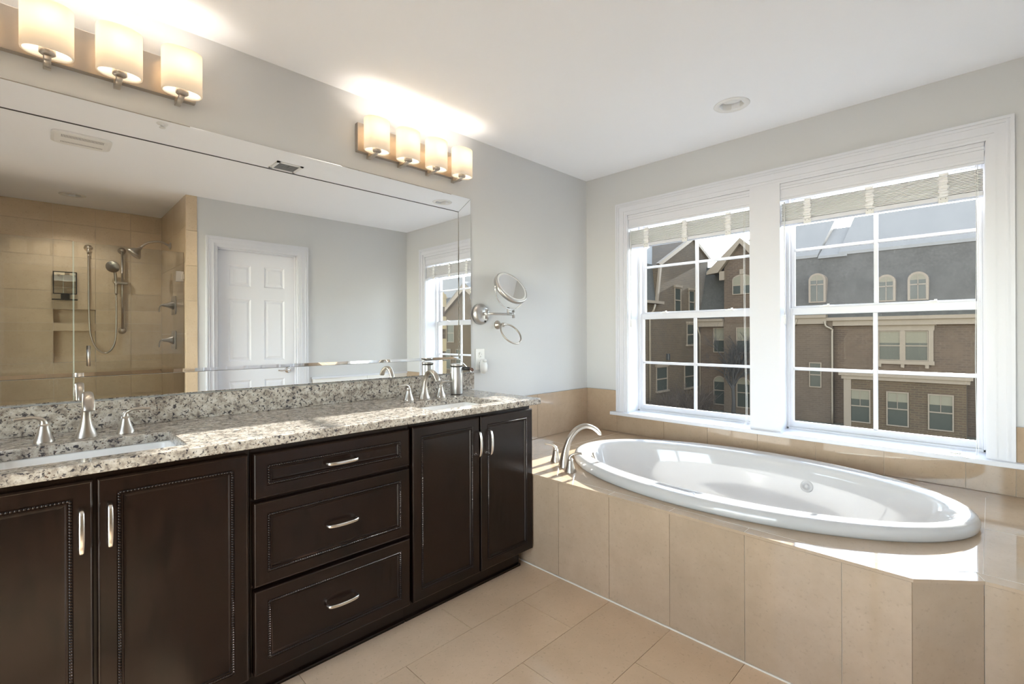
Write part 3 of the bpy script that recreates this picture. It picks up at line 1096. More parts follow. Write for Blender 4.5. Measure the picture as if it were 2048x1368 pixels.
def front_panel(x0, x1, z0, z1, parent, name, bead=True):
    """mitred frame, rope bead and stepped flat panel, as one front; the rope is a part of it"""
    m = MB()
    th = 0.020
    prof = [(0.0, th), (0.0, 0.004), (0.0015, 0.0015), (0.004, 0.0), (0.006, 0.0008), (0.040, 0.0008), (0.0415, 0.0028), (0.0500, 0.0028), (0.0510, 0.0012), (0.0535, 0.0012), (0.0565, 0.0065), (0.062, 0.0070)]
    rs = []
    for ins, dep in prof:
        y = FY + dep
        rs.append([(x0 + ins, y, z0 + ins), (x1 - ins, y, z0 + ins), (x1 - ins, y, z1 - ins), (x0 + ins, y, z1 - ins)])
    m.rings(rs, True, True, 0, False)
    f = m.build(name, wood_m, parent)
    if bead:
        b = MB()
        ins = 0.0458
        corners = [(x0 + ins, z0 + ins), (x1 - ins, z0 + ins), (x1 - ins, z1 - ins), (x0 + ins, z1 - ins)]
        for i in range(4):
            a, c = corners[i], corners[(i + 1) % 4]
            L = math.hypot(c[0] - a[0], c[1] - a[1])
            n = int(L / 0.0078)
            d = ((c[0] - a[0]) / L, (c[1] - a[1]) / L)
            for j in range(n):
                s_ = (j + 0.5) / n * L
                px, pz = a[0] + d[0] * s_, a[1] + d[1] * s_
                rs = []
                ca, sa = math.cos(0.6), math.sin(0.6)
                for k in range(4):
                    th_ = PI * (0.12 + 0.76 * k / 3)
                    lx = math.cos(th_) * 0.0042
                    rr = math.sin(th_) * 0.0040
                    ring = []
                    for q in range(6):
                        aa = 2 * PI * q / 6
                        u_ = lx
                        v_ = rr * math.cos(aa)
                        uu, vv = u_ * ca - v_ * sa, u_ * sa + v_ * ca
                        ring.append((px + d[0] * uu - d[1] * vv, FY + 0.0016 - rr * math.sin(aa) * 0.9, pz + d[1] * uu + d[0] * vv))
                    rs.append(ring)
                b.rings(rs, True, True, 0, True)
        b.build('rope_bead', wood_m, f, weld=False)
    return f


def pull(x, z, vertical, parent):
    m = MB()
    L = 0.057
    pts = [(-L, 0.0, 0.0050, 0.0045), (-L + 0.001, -0.010, 0.0052, 0.0045), (-L + 0.006, -0.019, 0.0055, 0.0042), (-0.03, -0.0255, 0.0058, 0.0036), (0, -0.0275, 0.0060, 0.0034), (0.03, -0.0255, 0.0058, 0.0036), (L - 0.006, -0.019, 0.0055, 0.0042), (L - 0.001, -0.010, 0.0052, 0.0045), (L, 0.0, 0.0050, 0.0045)]
    sp = smooth_path(pts, 5)
    if vertical:
        P = [(x, FY + q[1], z + q[0]) for q in sp]
        ref = (1, 0, 0)
    else:
        P = [(x + q[0], FY + q[1], z) for q in sp]
        ref = (0, 0, 1)
    m.tube(P, [q[2] for q in sp], 14, 0, [q[3] for q in sp], ref, 0.6)
    m.build('pull', satin, parent)


def cabinet(name, x0, x1, label, cat, side=False):
    t = thing(name, ((x0 + x1) / 2, -0.28, 0), label, cat)
    m = MB()
    yb = FY + 0.024
    x0, x1 = x0 + 0.0006, x1 - 0.0006
    m.box(x0, x1, yb, yb + 0.02, 0.088, 0.8525)
    m.box(x0, x0 + 0.018, yb + 0.02, -0.001, 0.088, 0.8525)
    m.box(x1 - 0.018, x1, yb + 0.02, -0.001, 0.088, 0.8525)
    m.box(x0 + 0.018, x1 - 0.018, yb + 0.02, -0.001, 0.088, 0.106)
    m.build('body', wood_m, t, bevel=0.0015)
    m = MB()
    xe = x1 - (0.045 if side else 0.0)
    m.box(x0, xe, -0.511, -0.45, 0.0, 0.088)
    m.build('toe_kick', wood_m, t)
    m = MB()
    m.box(x0, xe + (0.004 if side else 0), -0.523, -0.511, 0.0005, 0.014, 0, 0.004)
    m.build('shoe_molding', wood_m, t)
    return t


t = cabinet('vanity_cabinet', VX0, -2.606, 'espresso two-door sink cabinet under the sink farther from the windows', 'cabinet')
f = front_panel(-3.362, -2.9945, 0.098, 0.830, t, 'door'); pull(-3.019, 0.700, True, f)
f = front_panel(-2.9865, -2.617, 0.098, 0.830, t, 'door'); pull(-2.961, 0.702, True, f)
t = cabinet('drawer_cabinet', -2.606, -2.002, 'espresso bank of three drawers between the two sink cabinets', 'cabinet')
for z0, z1 in ((0.677, 0.827), (0.388, 0.665), (0.098, 0.375)):
    f = front_panel(-2.600, -2.010, z0, z1, t, 'drawer'); pull(-2.302, (z0 + z1) / 2, False, f)
t = cabinet('vanity_cabinet', -2.002, VX1, 'espresso two-door sink cabinet that meets the bath deck', 'cabinet', True)
f = front_panel(-1.994, -1.6285, 0.098, 0.830, t, 'door'); pull(-1.640, 0.706, True, f)
f = front_panel(-1.6195, -1.263, 0.098, 0.830, t, 'door'); pull(-1.570, 0.703, True, f)

# ------------------------------------------------------------------ countertop, sinks
SK = [(-3.192, -2.778), (-1.868, -1.455)]
SY0, SY1 = -0.540, -0.255
CX0, CX1 = -3.385, -1.228
t = thing('countertop', ((CX0 + CX1) / 2, -0.3, 0.853), 'speckled cream and grey granite worktop with two sink cutouts', 'countertop')
m = MB().grid([CX0, SK[0][0], SK[0][1], SK[1][0], SK[1][1], CX1], [-0.605, SY0, SY1, -0.0005], 0.853, 0.885, {(1, 1), (3, 1)}, 'xyz')
m.build('slab', granite_m, t, bevel=0.0035)
MB().box(CX0, -1.190, -0.0205, -0.0005, 0.8852, 0.984).build('backsplash', granite_m, t, bevel=0.002)


def rrect(cx, cy, hx_, hy_, r, z, n=6):
    out = []
    for qx, qy, a0 in ((1, 1, 0), (-1, 1, PI / 2), (-1, -1, PI), (1, -1, 1.5 * PI)):
        for i in range(n + 1):
            a = a0 + PI / 2 * i / n
            out.append((cx + qx * (hx_ - r) + r * math.cos(a), cy + qy * (hy_ - r) + r * math.sin(a), z))
    return out


def sink(x0, x1, label):
    cx, cy = (x0 + x1) / 2, (SY0 + SY1) / 2
    hx_, hy_ = (x1 - x0) / 2, (SY1 - SY0) / 2
    t = thing('sink', (cx, cy, 0.853), label, 'sink', 'undermount sinks in the vanity')
    R_ = [rrect(cx, cy, hx_ + 0.02, hy_ + 0.02, 0.03, 0.8525), rrect(cx, cy, hx_ + 0.004, hy_ + 0.004, 0.03, 0.8525), rrect(cx, cy, hx_ + 0.002, hy_ + 0.002, 0.03, 0.848), rrect(cx, cy, hx_ - 0.004, hy_ - 0.004, 0.035, 0.80),
          rrect(cx, cy, hx_ - 0.018, hy_ - 0.016, 0.05, 0.745), rrect(cx, cy, hx_ - 0.045, hy_ - 0.042, 0.05, 0.728), rrect(cx, cy, hx_ - 0.10, hy_ - 0.085, 0.04, 0.722), rrect(cx, cy, 0.03, 0.03, 0.028, 0.720)]
    MB().rings(R_, False, True).build('basin', porcelain, t)
    MB().lathe((cx, cy, 0.7205), (0, 0, 1), [(0, 0.024), (0.003, 0.024), (0.004, 0.018), (0.002, 0.015), (0.006, 0.012), (0.006, 0)], 20).build('drain', nickel, t)


sink(*SK[0], 'white rectangular undermount sink farther from the windows')
sink(*SK[1], 'white rectangular undermount sink in front of the soap pump')

# soap dispenser
t = thing('soap_dispenser', (-1.432, -0.152, 0.885), 'tall brushed steel soap pump on the granite beside the faucet', 'soap dispenser')
c = (-1.432, -0.152, 0.885)
MB().lathe(c, (0, 0, 1), [(0, 0.032), (0.004, 0.0335)], 32).build('base', dark_pl, t)
MB().lathe(c, (0, 0, 1), [(0.004, 0.0345), (0.006, 0.0352), (0.152, 0.0352), (0.154, 0.0345)], 40).build('cylinder', steel, t)
MB().lathe(c, (0, 0, 1), [(0.154, 0.0335), (0.158, 0.0335)], 32).build('band', dark_pl, t)
MB().lathe(c, (0, 0, 1), [(0.158, 0.0348), (0.168, 0.0348), (0.171, 0.033), (0.171, 0)], 40).build('cap', steel, t)
m = MB().tube([(c[0] + 0.02, c[1] - 0.024, c[2] + 0.144), (c[0] + 0.038, c[1] - 0.044, c[2] + 0.144), (c[0] + 0.050, c[1] - 0.056, c[2] + 0.142)], [0.011, 0.010, 0.010], 14)
nz_ = m.build('nozzle', dark_pl, t)
m = MB().tube([(c[0] + 0.050, c[1] - 0.056, c[2] + 0.142), (c[0] + 0.058, c[1] - 0.065, c[2] + 0.139), (c[0] + 0.062, c[1] - 0.069, c[2] + 0.130)], [0.0095, 0.0095, 0.008], 14)
m.build('nozzle_tip', brown_pl, nz_)

# ------------------------------------------------------------------ wall mirror
MX0, MX1, MZ0, MZ1 = -3.372, -1.205, 0.988, 2.057
SW = 0.098                       # width of the mirrored border strips
t = thing('wall_mirror', ((MX0 + MX1) / 2, -0.006, MZ0), 'wide wall mirror above both sinks, reflecting the door and shower', 'mirror')
MB().box(MX0 + 0.002, MX1 - 0.002, -0.008, -0.0005, MZ0 + 0.002, MZ1 - 0.002).build('backing', mir_edge, t)


def bevel_pane(pts, ybase, yface, ins):
    """flat glass with a polished bevel; pts is a convex outline in (x, z), ins one bevel width per side (pts[i] to pts[i + 1])"""
    m = MB()
    n = len(pts)
    ins = list(ins)
    area = sum(pts[i][0] * pts[(i + 1) % n][1] - pts[(i + 1) % n][0] * pts[i][1] for i in range(n))
    if area < 0:
        pts = pts[::-1]
        ins = ins[:-1][::-1] + ins[-1:]
    lines = []
    for i in range(n):
        a, b = Vector(pts[i]), Vector(pts[(i + 1) % n])
        d = (b - a).normalized()
        lines.append((a + Vector((-d.y, d.x)) * ins[i], d))
    o1 = []
    for i in range(n):
        (p, d), (q, e) = lines[i - 1], lines[i]
        k = ((q - p).x * e.y - (q - p).y * e.x) / (d.x * e.y - d.y * e.x)
        o1.append(p + d * k)
    rs = [[(p[0], ybase, p[1]) for p in pts], [(p[0], ybase - 0.001, p[1]) for p in pts], [(p[0], yface, p[1]) for p in o1]]
    m.rings(rs, True, True, 0, False)
    return m


ix0, ix1, iz0, iz1 = MX0 + SW, MX1 - SW, MZ0 + SW - 0.012, MZ1 - SW
bevel_pane([(ix0, iz0), (ix1, iz0), (ix1, iz1), (ix0, iz1)], -0.009, -0.0116, (0.014, 0.004, 0.0012, 0.004)).build('centre_panel', mirror_m, t)
g = 0.0024
for pts in ([(MX0, MZ1), (MX1, MZ1), (ix1 + g, iz1 + g), (ix0 - g, iz1 + g)], [(MX0, MZ0), (MX1, MZ0), (ix1 + g, iz0 - 0.0006), (ix0 - g, iz0 - 0.0006)],
            [(MX1, MZ0 + 0.001), (MX1, MZ1 - 0.001), (ix1 + g, iz1 + g - 0.001), (ix1 + g, iz0)], [(MX0, MZ0 + 0.001), (MX0, MZ1 - 0.001), (ix0 - g, iz1 + g - 0.001), (ix0 - g, iz0)]):
    bevel_pane(pts, -0.0085, -0.012, (0.004, 0.0012, 0.0012, 0.0012)).build('border_strip', mirror_m, t)


# ------------------------------------------------------------------ vanity lights
def sconce(xs, px0, px1, label):
    zc = 2.217
    t = thing('vanity_light', ((px0 + px1) / 2, -0.015, zc), label, 'light fixture', 'four-shade vanity lights above the mirror')
    m = MB().box(px0, px1, -0.028, -0.0005, 2.148, 2.292, 0, 0.002)
    m.build('backplate', plate_m, t)
    yc = -0.106
    for x in xs:
        m = MB()
        m.tube([(x, -0.027, 2.134), (x, -0.034, 2.128), (x, -0.06, 2.126), (x, yc, 2.136)], 0.010, 12, 0, 0.0055, (1, 0, 0), 0.5)
        m.box(x - 0.010, x + 0.010, -0.034, -0.012, 2.122, 2.150, 0, 0.002)
        a = m.build('arm', nickel, t)
        MB().lathe((x, yc, 2.134), (0, 0, 1), [(0, 0.016), (0.004, 0.021), (0.036, 0.021), (0.038, 0.014)], 20).build('socket', plate_m, a)
        n = 40
        rx, ry = 0.065, 0.046
        rs = []
        for k, z in ((0.955, 2.1375), (0.99, 2.1395), (1.0, 2.145), (1.0, 2.288), (0.99, 2.2945), (0.955, 2.2965), (0.925, 2.2945), (0.92, 2.288), (0.92, 2.145), (0.925, 2.1395), (0.955, 2.1375)):
            ring = []
            for j in range(n):
                a_ = 2 * PI * j / n
                ca, sa = math.cos(a_), math.sin(a_)
                ring.append((x + math.copysign(abs(ca) ** 0.85, ca) * (rx * k if k > 0.95 else rx - 0.0055), yc + math.copysign(abs(sa) ** 0.85, sa) * (ry * k if k > 0.95 else ry - 0.0055), z))
            rs.append(ring)
        MB().rings(rs, False, False).build('shade', opal_m, t)
        MB().lathe((x, yc, 2.172), (0, 0, 1), [(0, 0.010), (0.012, 0.012), (0.030, 0.020), (0.045, 0.018), (0.055, 0.008), (0.057, 0)], 16).build('bulb', bulb_m, t)
        ld = bpy.data.lights.new('bulb_light', 'POINT')
        ld.energy = LAMP_W
        ld.color = (1.0, 0.92, 0.83)
        ld.shadow_soft_size = 0.02
        lo = bpy.data.objects.new('bulb_light', ld)
        COL.objects.link(lo)
        lo.parent = t
        lo.location = (x - (px0 + px1) / 2, yc + 0.004, 2.24 - zc)
    return t


bulb_m, bn, bl_, bb = base_mat('lit_bulb')
bb.inputs['Base Color'].default_value = (0.9, 0.85, 0.75, 1)
bb.inputs['Emission Color'].default_value = (1.0, 0.85, 0.66, 1)
bb.inputs['Emission Strength'].default_value = 2.0
sconce([-2.708, -2.892, -3.075, -3.257], -3.318, -2.648, 'lit four-shade nickel vanity light over the sink farther from the windows')
sconce([-1.350, -1.531, -1.712, -1.893], -1.957, -1.286, 'lit four-shade nickel vanity light over the sink nearer the bath')

# ------------------------------------------------------------------ wall accessories
t = thing('makeup_mirror', (-1.13, -0.02, 1.348), 'round tilted magnifying mirror on a swing arm beside the big mirror', 'mirror')
MB().lathe((-1.128, 0, 1.348), (0, -1, 0), [(0.0005, 0.066), (0.016, 0.066), (0.020, 0.062), (0.026, 0.060), (0.034, 0.050), (0.036, 0.046), (0.036, 0)], 40).build('wall_base', steel, t)
m = MB().cyl((-1.112, -0.038, 1.298), (-1.112, -0.034, 1.306), 0.006, 12)
m.build('power_button', dark_pl, t)
m = MB().cyl((-1.125, -0.034, 1.350), (-1.125, -0.060, 1.350), 0.009, 12)
m.cyl((-1.125, -0.064, 1.318), (-1.125, -0.064, 1.378), 0.0095, 16)
m.tube([(-1.125, -0.064, 1.350), (-1.03, -0.088, 1.350), (-0.940, -0.110, 1.350)], 0.0075, 12)
m.cyl((-0.935, -0.110, 1.326), (-0.935, -0.110, 1.374), 0.0085, 16)
m.tube([(-0.935, -0.110, 1.358), (-0.975, -0.118, 1.362), (-0.992, -0.120, 1.366)], 0.007, 12)
m.cyl((-0.992, -0.120, 1.342), (-0.992, -0.120, 1.392), 0.0085, 16)
m.build('swing_arm', steel, t)
mc = Vector((-0.978, -0.128, 1.513))
mn = Vector((0.006, -0.81, 0.58)).normalized()
RM = 0.122
m = MB().tube(arc(mc, RM + 0.012, PI, 2 * PI, 28, (1, 0, 0), (0, 0, 1)), 0.0035, 8)
m.sphere(mc + Vector((RM + 0.010, 0, 0)), 0.008)
m.sphere(mc - Vector((RM + 0.010, 0, 0)), 0.008)
m.build('yoke', chrome, t)
hd = MB().lathe(mc - mn * 0.016, mn, [(0, 0.0), (0, RM - 0.012), (0.004, RM - 0.003), (0.010, RM), (0.026, RM), (0.031, RM - 0.003), (0.033, RM - 0.008), (0.031, RM - 0.010)], 56, cap0=False, cap1=False).build('mirror_head', steel, t)
MB().lathe(mc + mn * 0.0145, mn, [(0, RM - 0.010), (0.001, RM - 0.022)], 56, cap0=False, cap1=False).build('light_ring', led_lens, hd)
MB().lathe(mc + mn * 0.0157, mn, [(0, RM - 0.022), (0.0001, 0.0)], 56, cap0=False, cap1=False).build('magnifying_glass', mirror_m, hd)

t = thing('towel_ring', (-0.962, -0.02, 1.283), 'empty nickel towel ring below the magnifying mirror', 'towel ring')
m = MB().lathe((-0.975, 0, 1.283), (0, -1, 0), [(0.0005, 0.028), (0.006, 0.028), (0.012, 0.022), (0.022, 0.013), (0.040, 0.009), (0.046, 0.012), (0.058, 0.013), (0.064, 0.010), (0.064, 0)], 28)
m.build('post', nickel, t)
rd = Vector((0.35, -0.52, -0.70)).normalized()
rn = Vector((0.0, -0.80, 0.60)).normalized()
rd = (rd - rn * rd.dot(rn)).normalized()
rx_ = rn.cross(rd)
rc = Vector((-0.975, -0.054, 1.283)) + rd * 0.078
MB().tube(arc(rc, 0.078, 0, 2 * PI, 48, rd, rx_), 0.0055, 10).build('ring', nickel, t)

t = thing('wall_outlet', (-1.128, -0.003, 1.065), 'white duplex outlet on the greige wall above the granite backsplash', 'outlet')
MB().box(-1.164, -1.092, -0.006, -0.0005, 1.000, 1.130, 0, 0.002).build('cover_plate', plastic_w, t)
for z in (1.092, 1.040):
    m = MB().lathe((-1.128, -0.006, z), (0, -1, 0), [(0, 0.017), (0.002, 0.0165), (0.002, 0)], 24)
    r_ = m.build('receptacle', plastic_w, t)
    q = MB()
    q.box(-1.136, -1.134, -0.0085, -0.0075, z - 0.001, z + 0.008)
    q.box(-1.122, -1.120, -0.0085, -0.0075, z + 0.000, z + 0.007)
    q.lathe((-1.128, -0.0078, z - 0.008), (0, -1, 0), [(0, 0.0028), (0.0007, 0.0028)], 10)
    q.build('slots', plastic_g, r_)
t = thing('plug_in_freshener', (-1.118, -0.035, 1.0), 'white rounded plug-in air freshener in the lower socket of the outlet', 'air freshener')
rs = []
for f, hw, d0, d1 in ((0.0, 0.010, 0.014, 0.026), (0.06, 0.020, 0.010, 0.036), (0.25, 0.026, 0.008, 0.046), (0.55, 0.028, 0.0085, 0.046), (0.78, 0.024, 0.0085, 0.038), (0.93, 0.016, 0.009, 0.028), (1.0, 0.008, 0.010, 0.022)):
    z = 0.975 + 0.092 * f
    rs.append([(-1.118 + hw * math.cos(a_), -(d0 + d1) / 2 - (d1 - d0) / 2 * math.sin(a_), z) for a_ in [2 * PI * j / 24 for j in range(24)]])
MB().rings(rs).build('body', plastic_w, t)
MB().lathe((-1.118, -0.034, 1.052), (0, -0.5, 1), [(0, 0.013), (0.012, 0.011), (0.014, 0.006), (0.014, 0)], 18).build('cap', plastic_w, t)


# ------------------------------------------------------------------ ceiling fittings
def downlight(c, label):
    t = thing('recessed_light', (c[0], c[1], H), label, 'recessed light', 'unlit recessed ceiling lights')
    MB().lathe((c[0], c[1], H), (0, 0, -1), [(-0.06, 0.058), (0.0, 0.060), (0.003, 0.062), (0.004, 0.070), (0.003, 0.086), (0.0002, 0.089), (0.0002, 0.060)], 48, cap0=False, cap1=False).build('trim_ring', plastic_w, t)
    m = MB().lathe((c[0], c[1], H + 0.030), (0.22, 0.12, -1), [(-0.004, 0.046), (0.0, 0.048), (0.010, 0.046), (0.016, 0.036), (0.019, 0.0)], 32)
    m.build('lamp', plastic_w, t)
    MB().lathe((c[0], c[1], H + 0.004), (0, 0, 1), [(0.0, 0.0592), (0.07, 0.0592), (0.07, 0)], 40, cap0=False).build('can', plastic_w, t)


downlight(DL[0], 'white recessed light in the ceiling above the bathtub')
downlight(DL[1], 'white recessed light in the ceiling over the shower')
ld = bpy.data.lights.new('shower_bulb', 'SPOT')
ld.energy = 20.0
ld.color = (1.0, 0.94, 0.86)
ld.spot_size = math.radians(125)
ld.spot_blend = 0.6
ld.shadow_soft_size = 0.045
lo = bpy.data.objects.new('shower_bulb', ld)
COL.objects.link(lo)
lo.location = (DL[1][0], DL[1][1], H + 0.012)

t = thing('exhaust_fan', (-2.905, -1.74, H), 'white slotted exhaust fan grille in the ceiling, seen in the mirror', 'exhaust fan')
m = MB()
rs = [rrect(-2.905, -1.74, 0.14, 0.125, 0.05, z) for z in (H - 0.0005,)]
rs += [rrect(-2.905, -1.74, 0.14, 0.125, 0.05, H - 0.008), rrect(-2.905, -1.74, 0.125, 0.110, 0.05, H - 0.014)]
m.rings(rs, True, True, 0, False)
m.build('cover', plastic_w, t)
for rowy in (-1.665, -1.690, -1.795):
    m = MB()
    for k in range(30):
        x = -3.0 + k * 0.0066
        if abs(k - 14.5) < 15:
            m.box(x, x + 0.0033, rowy - 0.010, rowy + 0.010, H - 0.0146, H - 0.0139)
    m.build('slot_row', plastic_g, t)

t = thing('ceiling_vent', (-1.825, -1.345, H), 'small square white air vent in the ceiling, seen in the mirror', 'vent')
m = MB()
vx, vy, vh = -1.825, -1.345, 0.09
for a, b in ((vx - vh, vx - vh + 0.022), (vx + vh - 0.022, vx + vh)):
    m.box(a, b, vy - vh, vy + vh, H - 0.006, H - 0.0005)
m.box(vx - vh, vx + vh, vy - vh, vy - vh + 0.022, H - 0.006, H - 0.0005)
m.box(vx - vh, vx + vh, vy + vh - 0.022, vy + vh, H - 0.006, H - 0.0005)
m.build('frame', plastic_w, t)
m = MB().box(vx - vh + 0.02, vx + vh - 0.02, vy - vh + 0.02, vy + vh - 0.02, H - 0.002, H - 0.0005)
for k in range(8):
    y = vy - 0.06 + k * 0.016
    m.box(vx - 0.068, vx + 0.068, y, y + 0.006, H - 0.006, H - 0.003)
m.build('louvres', plastic_g, t)

t = thing('fire_sprinkler', (-2.591, -1.111, H), 'small white fire sprinkler cap in the ceiling, seen in the mirror', 'sprinkler')
MB().lathe((-2.591, -1.111, H), (0, 0, -1), [(0.0005, 0.028), (0.004, 0.027), (0.005, 0.010), (0.020, 0.007), (0.021, 0.016), (0.023, 0.016), (0.023, 0)], 20).build('escutcheon', plastic_w, t)

# ------------------------------------------------------------------ door opposite the mirror
t = thing('door_1', ((DX0 + DX1) / 2, YS - 0.06, 0), 'white six-panel door in the wall opposite, seen in the mirror', 'door', kind='structure')
SX0, SX1, SYF = DX0 + 0.014, DX1 - 0.014, YS - 0.070
m = MB()
c0 = (SX0 + SX1) / 2
cols = [(c0 - 0.245, c0 - 0.058), (c0 + 0.058, c0 + 0.245)]
rows = [(0.20, 0.80), (0.985, 1.565), (1.685, 1.885)]
xs_ = [SX0, cols[0][0], cols[0][1], cols[1][0], cols[1][1], SX1]
zs_ = [0.008, rows[0][0], rows[0][1], rows[1][0], rows[1][1], rows[2][0], rows[2][1], 2.018]
hl = {(i, j) for i in (1, 3) for j in (1, 3, 5)}
m.grid(xs_, zs_, SYF - 0.035, SYF, hl, 'xzy')
for cx0, cx1 in cols:
    for rz0, rz1 in rows:
        rs = []
        for ins, dep in ((0, 0), (0.010, 0.009), (0.018, 0.010), (0.034, 0.004), (0.036, 0.003)):
            rs.append([(cx0 + ins, SYF - dep, rz0 + ins), (cx1 - ins, SYF - dep, rz0 + ins), (cx1 - ins, SYF - dep, rz1 - ins), (cx0 + ins, SYF - dep, rz1 - ins)])
        m.rings(rs, False, True, 0, False)
m.build('slab', door_m, t)
m = MB()
m.box(DX0, DX0 + 0.012, YS - 0.12, YS, 0, 2.02)
m.box(DX1 - 0.012, DX1, YS - 0.12, YS, 0, 2.02)
m.box(DX0, DX1, YS - 0.12, YS, 2.02, 2.03)
for s_ in (0, 1):
    pass
m.box(DX0 + 0.012, DX0 + 0.022, YS - 0.066, YS - 0.03, 0, 2.02)
m.box(DX1 - 0.022, DX1 - 0.012, YS - 0.066, YS - 0.03, 0, 2.02)
m.box(DX0 + 0.012, DX1 - 0.012, YS - 0.066, YS - 0.03, 2.008, 2.02)
m.build('jamb', trim_m, t)
m = MB()
for a, b, tk in prof:
    a *= 0.95; b *= 0.95
    m.box(DX0 + 0.004 - 0.0874 + a, DX0 + 0.004 - 0.0874 + b, YS, YS + tk, 0, 2.112 - a)
    m.box(DX1 - 0.004 + 0.0874 - b, DX1 - 0.004 + 0.0874 - a, YS, YS + tk, 0, 2.112 - a)
    m.box(DX0 + 0.004 - 0.0874 + b, DX1 - 0.004 + 0.0874 - b, YS, YS + tk, 2.112 - b, 2.112 - a)
m.build('casing', trim_m, t)
hx_, hz = -1.335, 0.880
m = MB().lathe((hx_, SYF, hz), (0, 1, 0), [(0, 0.032), (0.006, 0.032), (0.010, 0.026), (0.014, 0.012), (0.040, 0.010), (0.045, 0.012)], 24)
hd = m.build('door_handle', chrome, t)
P = smooth_path([(hx_, SYF + 0.042, hz), (hx_ - 0.03, SYF + 0.046, hz + 0.004), (hx_ - 0.07, SYF + 0.044, hz - 0.002), (hx_ - 0.105, SYF + 0.040, hz + 0.003)], 6)
MB().tube(P, [0.010] * 6 + [0.008] * (len(P) - 6), 12, 0, [0.009] * 6 + [0.006] * (len(P) - 6), (0, 0, 1)).build('lever', chrome, hd)

# baseboard on the opposite wall
m = MB().box(XSH + 0.1, DX0 - 0.088, YS, YS + 0.014, 0, 0.12)
m.box(DX1 + 0.088, XF2 - 0.01, YS, YS + 0.014, 0, 0.12)
tag(m.build('baseboard_south', trim_m, bevel=0.003), 'short white baseboard beside the panelled door', 'baseboard', kind='structure')

# ------------------------------------------------------------------ shower fittings
GY = YS - 0.05
t = thing('glass_screen', (-3.45, GY, 0.09), 'fixed clear glass shower panel beside the glass door, seen in the mirror', 'shower glass')
MB().box(XW + 0.004, -2.914, GY - 0.005, GY + 0.005, 0.092, 1.948).build('pane', [shower_g], t)
MB().box(-2.9145, -2.9125, GY - 0.005, GY + 0.005, 0.092, 1.948).build('polished_edge', shower_e, t)
t = thing('shower_door', (-2.55, GY, 0.10), 'clear glass shower door with a bar handle and wall hinges, seen in the mirror', 'shower door')
MB().box(-2.907, XSH - 0.006, GY - 0.005, GY + 0.005, 0.10, 1.945).build('pane', shower_g, t)
MB().box(-2.9095, -2.9072, GY - 0.005, GY + 0.005, 0.10, 1.945).build('polished_edge', shower_e, t)
for z in (1.735, 0.32):
    m = MB().box(XSH - 0.062, XSH - 0.008, GY - 0.010, GY + 0.010, z - 0.045, z + 0.045, 0, 0.002)
    m.box(XSH - 0.026, XSH - 0.001, GY - 0.013, GY + 0.013, z - 0.022, z + 0.022, 0, 0.002)
    m.build('hinge', nickel, t)
m = MB()
for s_ in (-1, 1):
    m.cyl((-2.826, GY + s_ * 0.006, 1.035), (-2.826, GY + s_ * 0.045, 1.035), 0.007, 12)
    m.cyl((-2.826, GY + s_ * 0.006, 1.110), (-2.826, GY + s_ * 0.045, 1.110), 0.007, 12)
    m.cyl((-2.826, GY + s_ * 0.045, 0.990), (-2.826, GY + s_ * 0.045, 1.148), 0.0095, 16)
m.build('handle', nickel, t)

t = thing('hand_shower', (-2.52, YB + 0.03, 1.27), 'nickel hand shower on a slide bar with a looping hose, seen in the mirror', 'hand shower')
m = MB()
for z in (2.062, 1.278):
    m.lathe((-2.518, YB, z), (0, 1, 0), [(0.0005, 0.032), (0.006, 0.032), (0.012, 0.024), (0.03, 0.016), (0.05, 0.016), (0.054, 0.010), (0.054, 0)], 24)
m.cyl((-2.518, YB + 0.042, 1.278), (-2.518, YB + 0.042, 2.062), 0.0105, 16)
m.build('slide_bar', nickel, t)
m = MB().box(-2.578, -2.478, YB + 0.026, YB + 0.062, 1.728, 1.752, 0, 0.006)
m.cyl((-2.568, YB + 0.060, 1.74), (-2.568, YB + 0.085, 1.745), 0.018, 14)
m.build('slider', nickel, t)
m = MB().tube(smooth_path([(-2.566, YB + 0.070, 1.63), (-2.568, YB + 0.074, 1.74), (-2.574, YB + 0.082, 1.82), (-2.585, YB + 0.095, 1.875)], 6), 0.0125, 14)
m.lathe((-2.590, YB + 0.098, 1.892), (-0.35, 0.80, -0.35), [(-0.022, 0.010), (-0.012, 0.030), (0.004, 0.054), (0.016, 0.056), (0.020, 0.050), (0.020, 0)], 28)
m.build('handpiece', nickel, t)
m = MB().lathe((-2.765, YB, 2.060), (0, 1, 0), [(0.0005, 0.032), (0.006, 0.032), (0.014, 0.020), (0.035, 0.016), (0.042, 0.016), (0.042, 0)], 24)
m.cyl((-2.765, YB + 0.032, 2.055), (-2.765, YB + 0.032, 2.000), 0.013, 14)
m.build('wall_elbow', nickel, t)
P = smooth_path([(-2.765, YB + 0.032, 2.0), (-2.764, YB + 0.034, 1.7), (-2.760, YB + 0.036, 1.35), (-2.745, YB + 0.04, 1.20), (-2.705, YB + 0.045, 1.10), (-2.650, YB + 0.05, 1.062), (-2.600, YB + 0.055, 1.10), (-2.572, YB + 0.06, 1.20), (-2.566, YB + 0.065, 1.40), (-2.566, YB + 0.070, 1.63)], 8)
MB().tube(P, 0.0075, 10).build('hose', nickel, t)

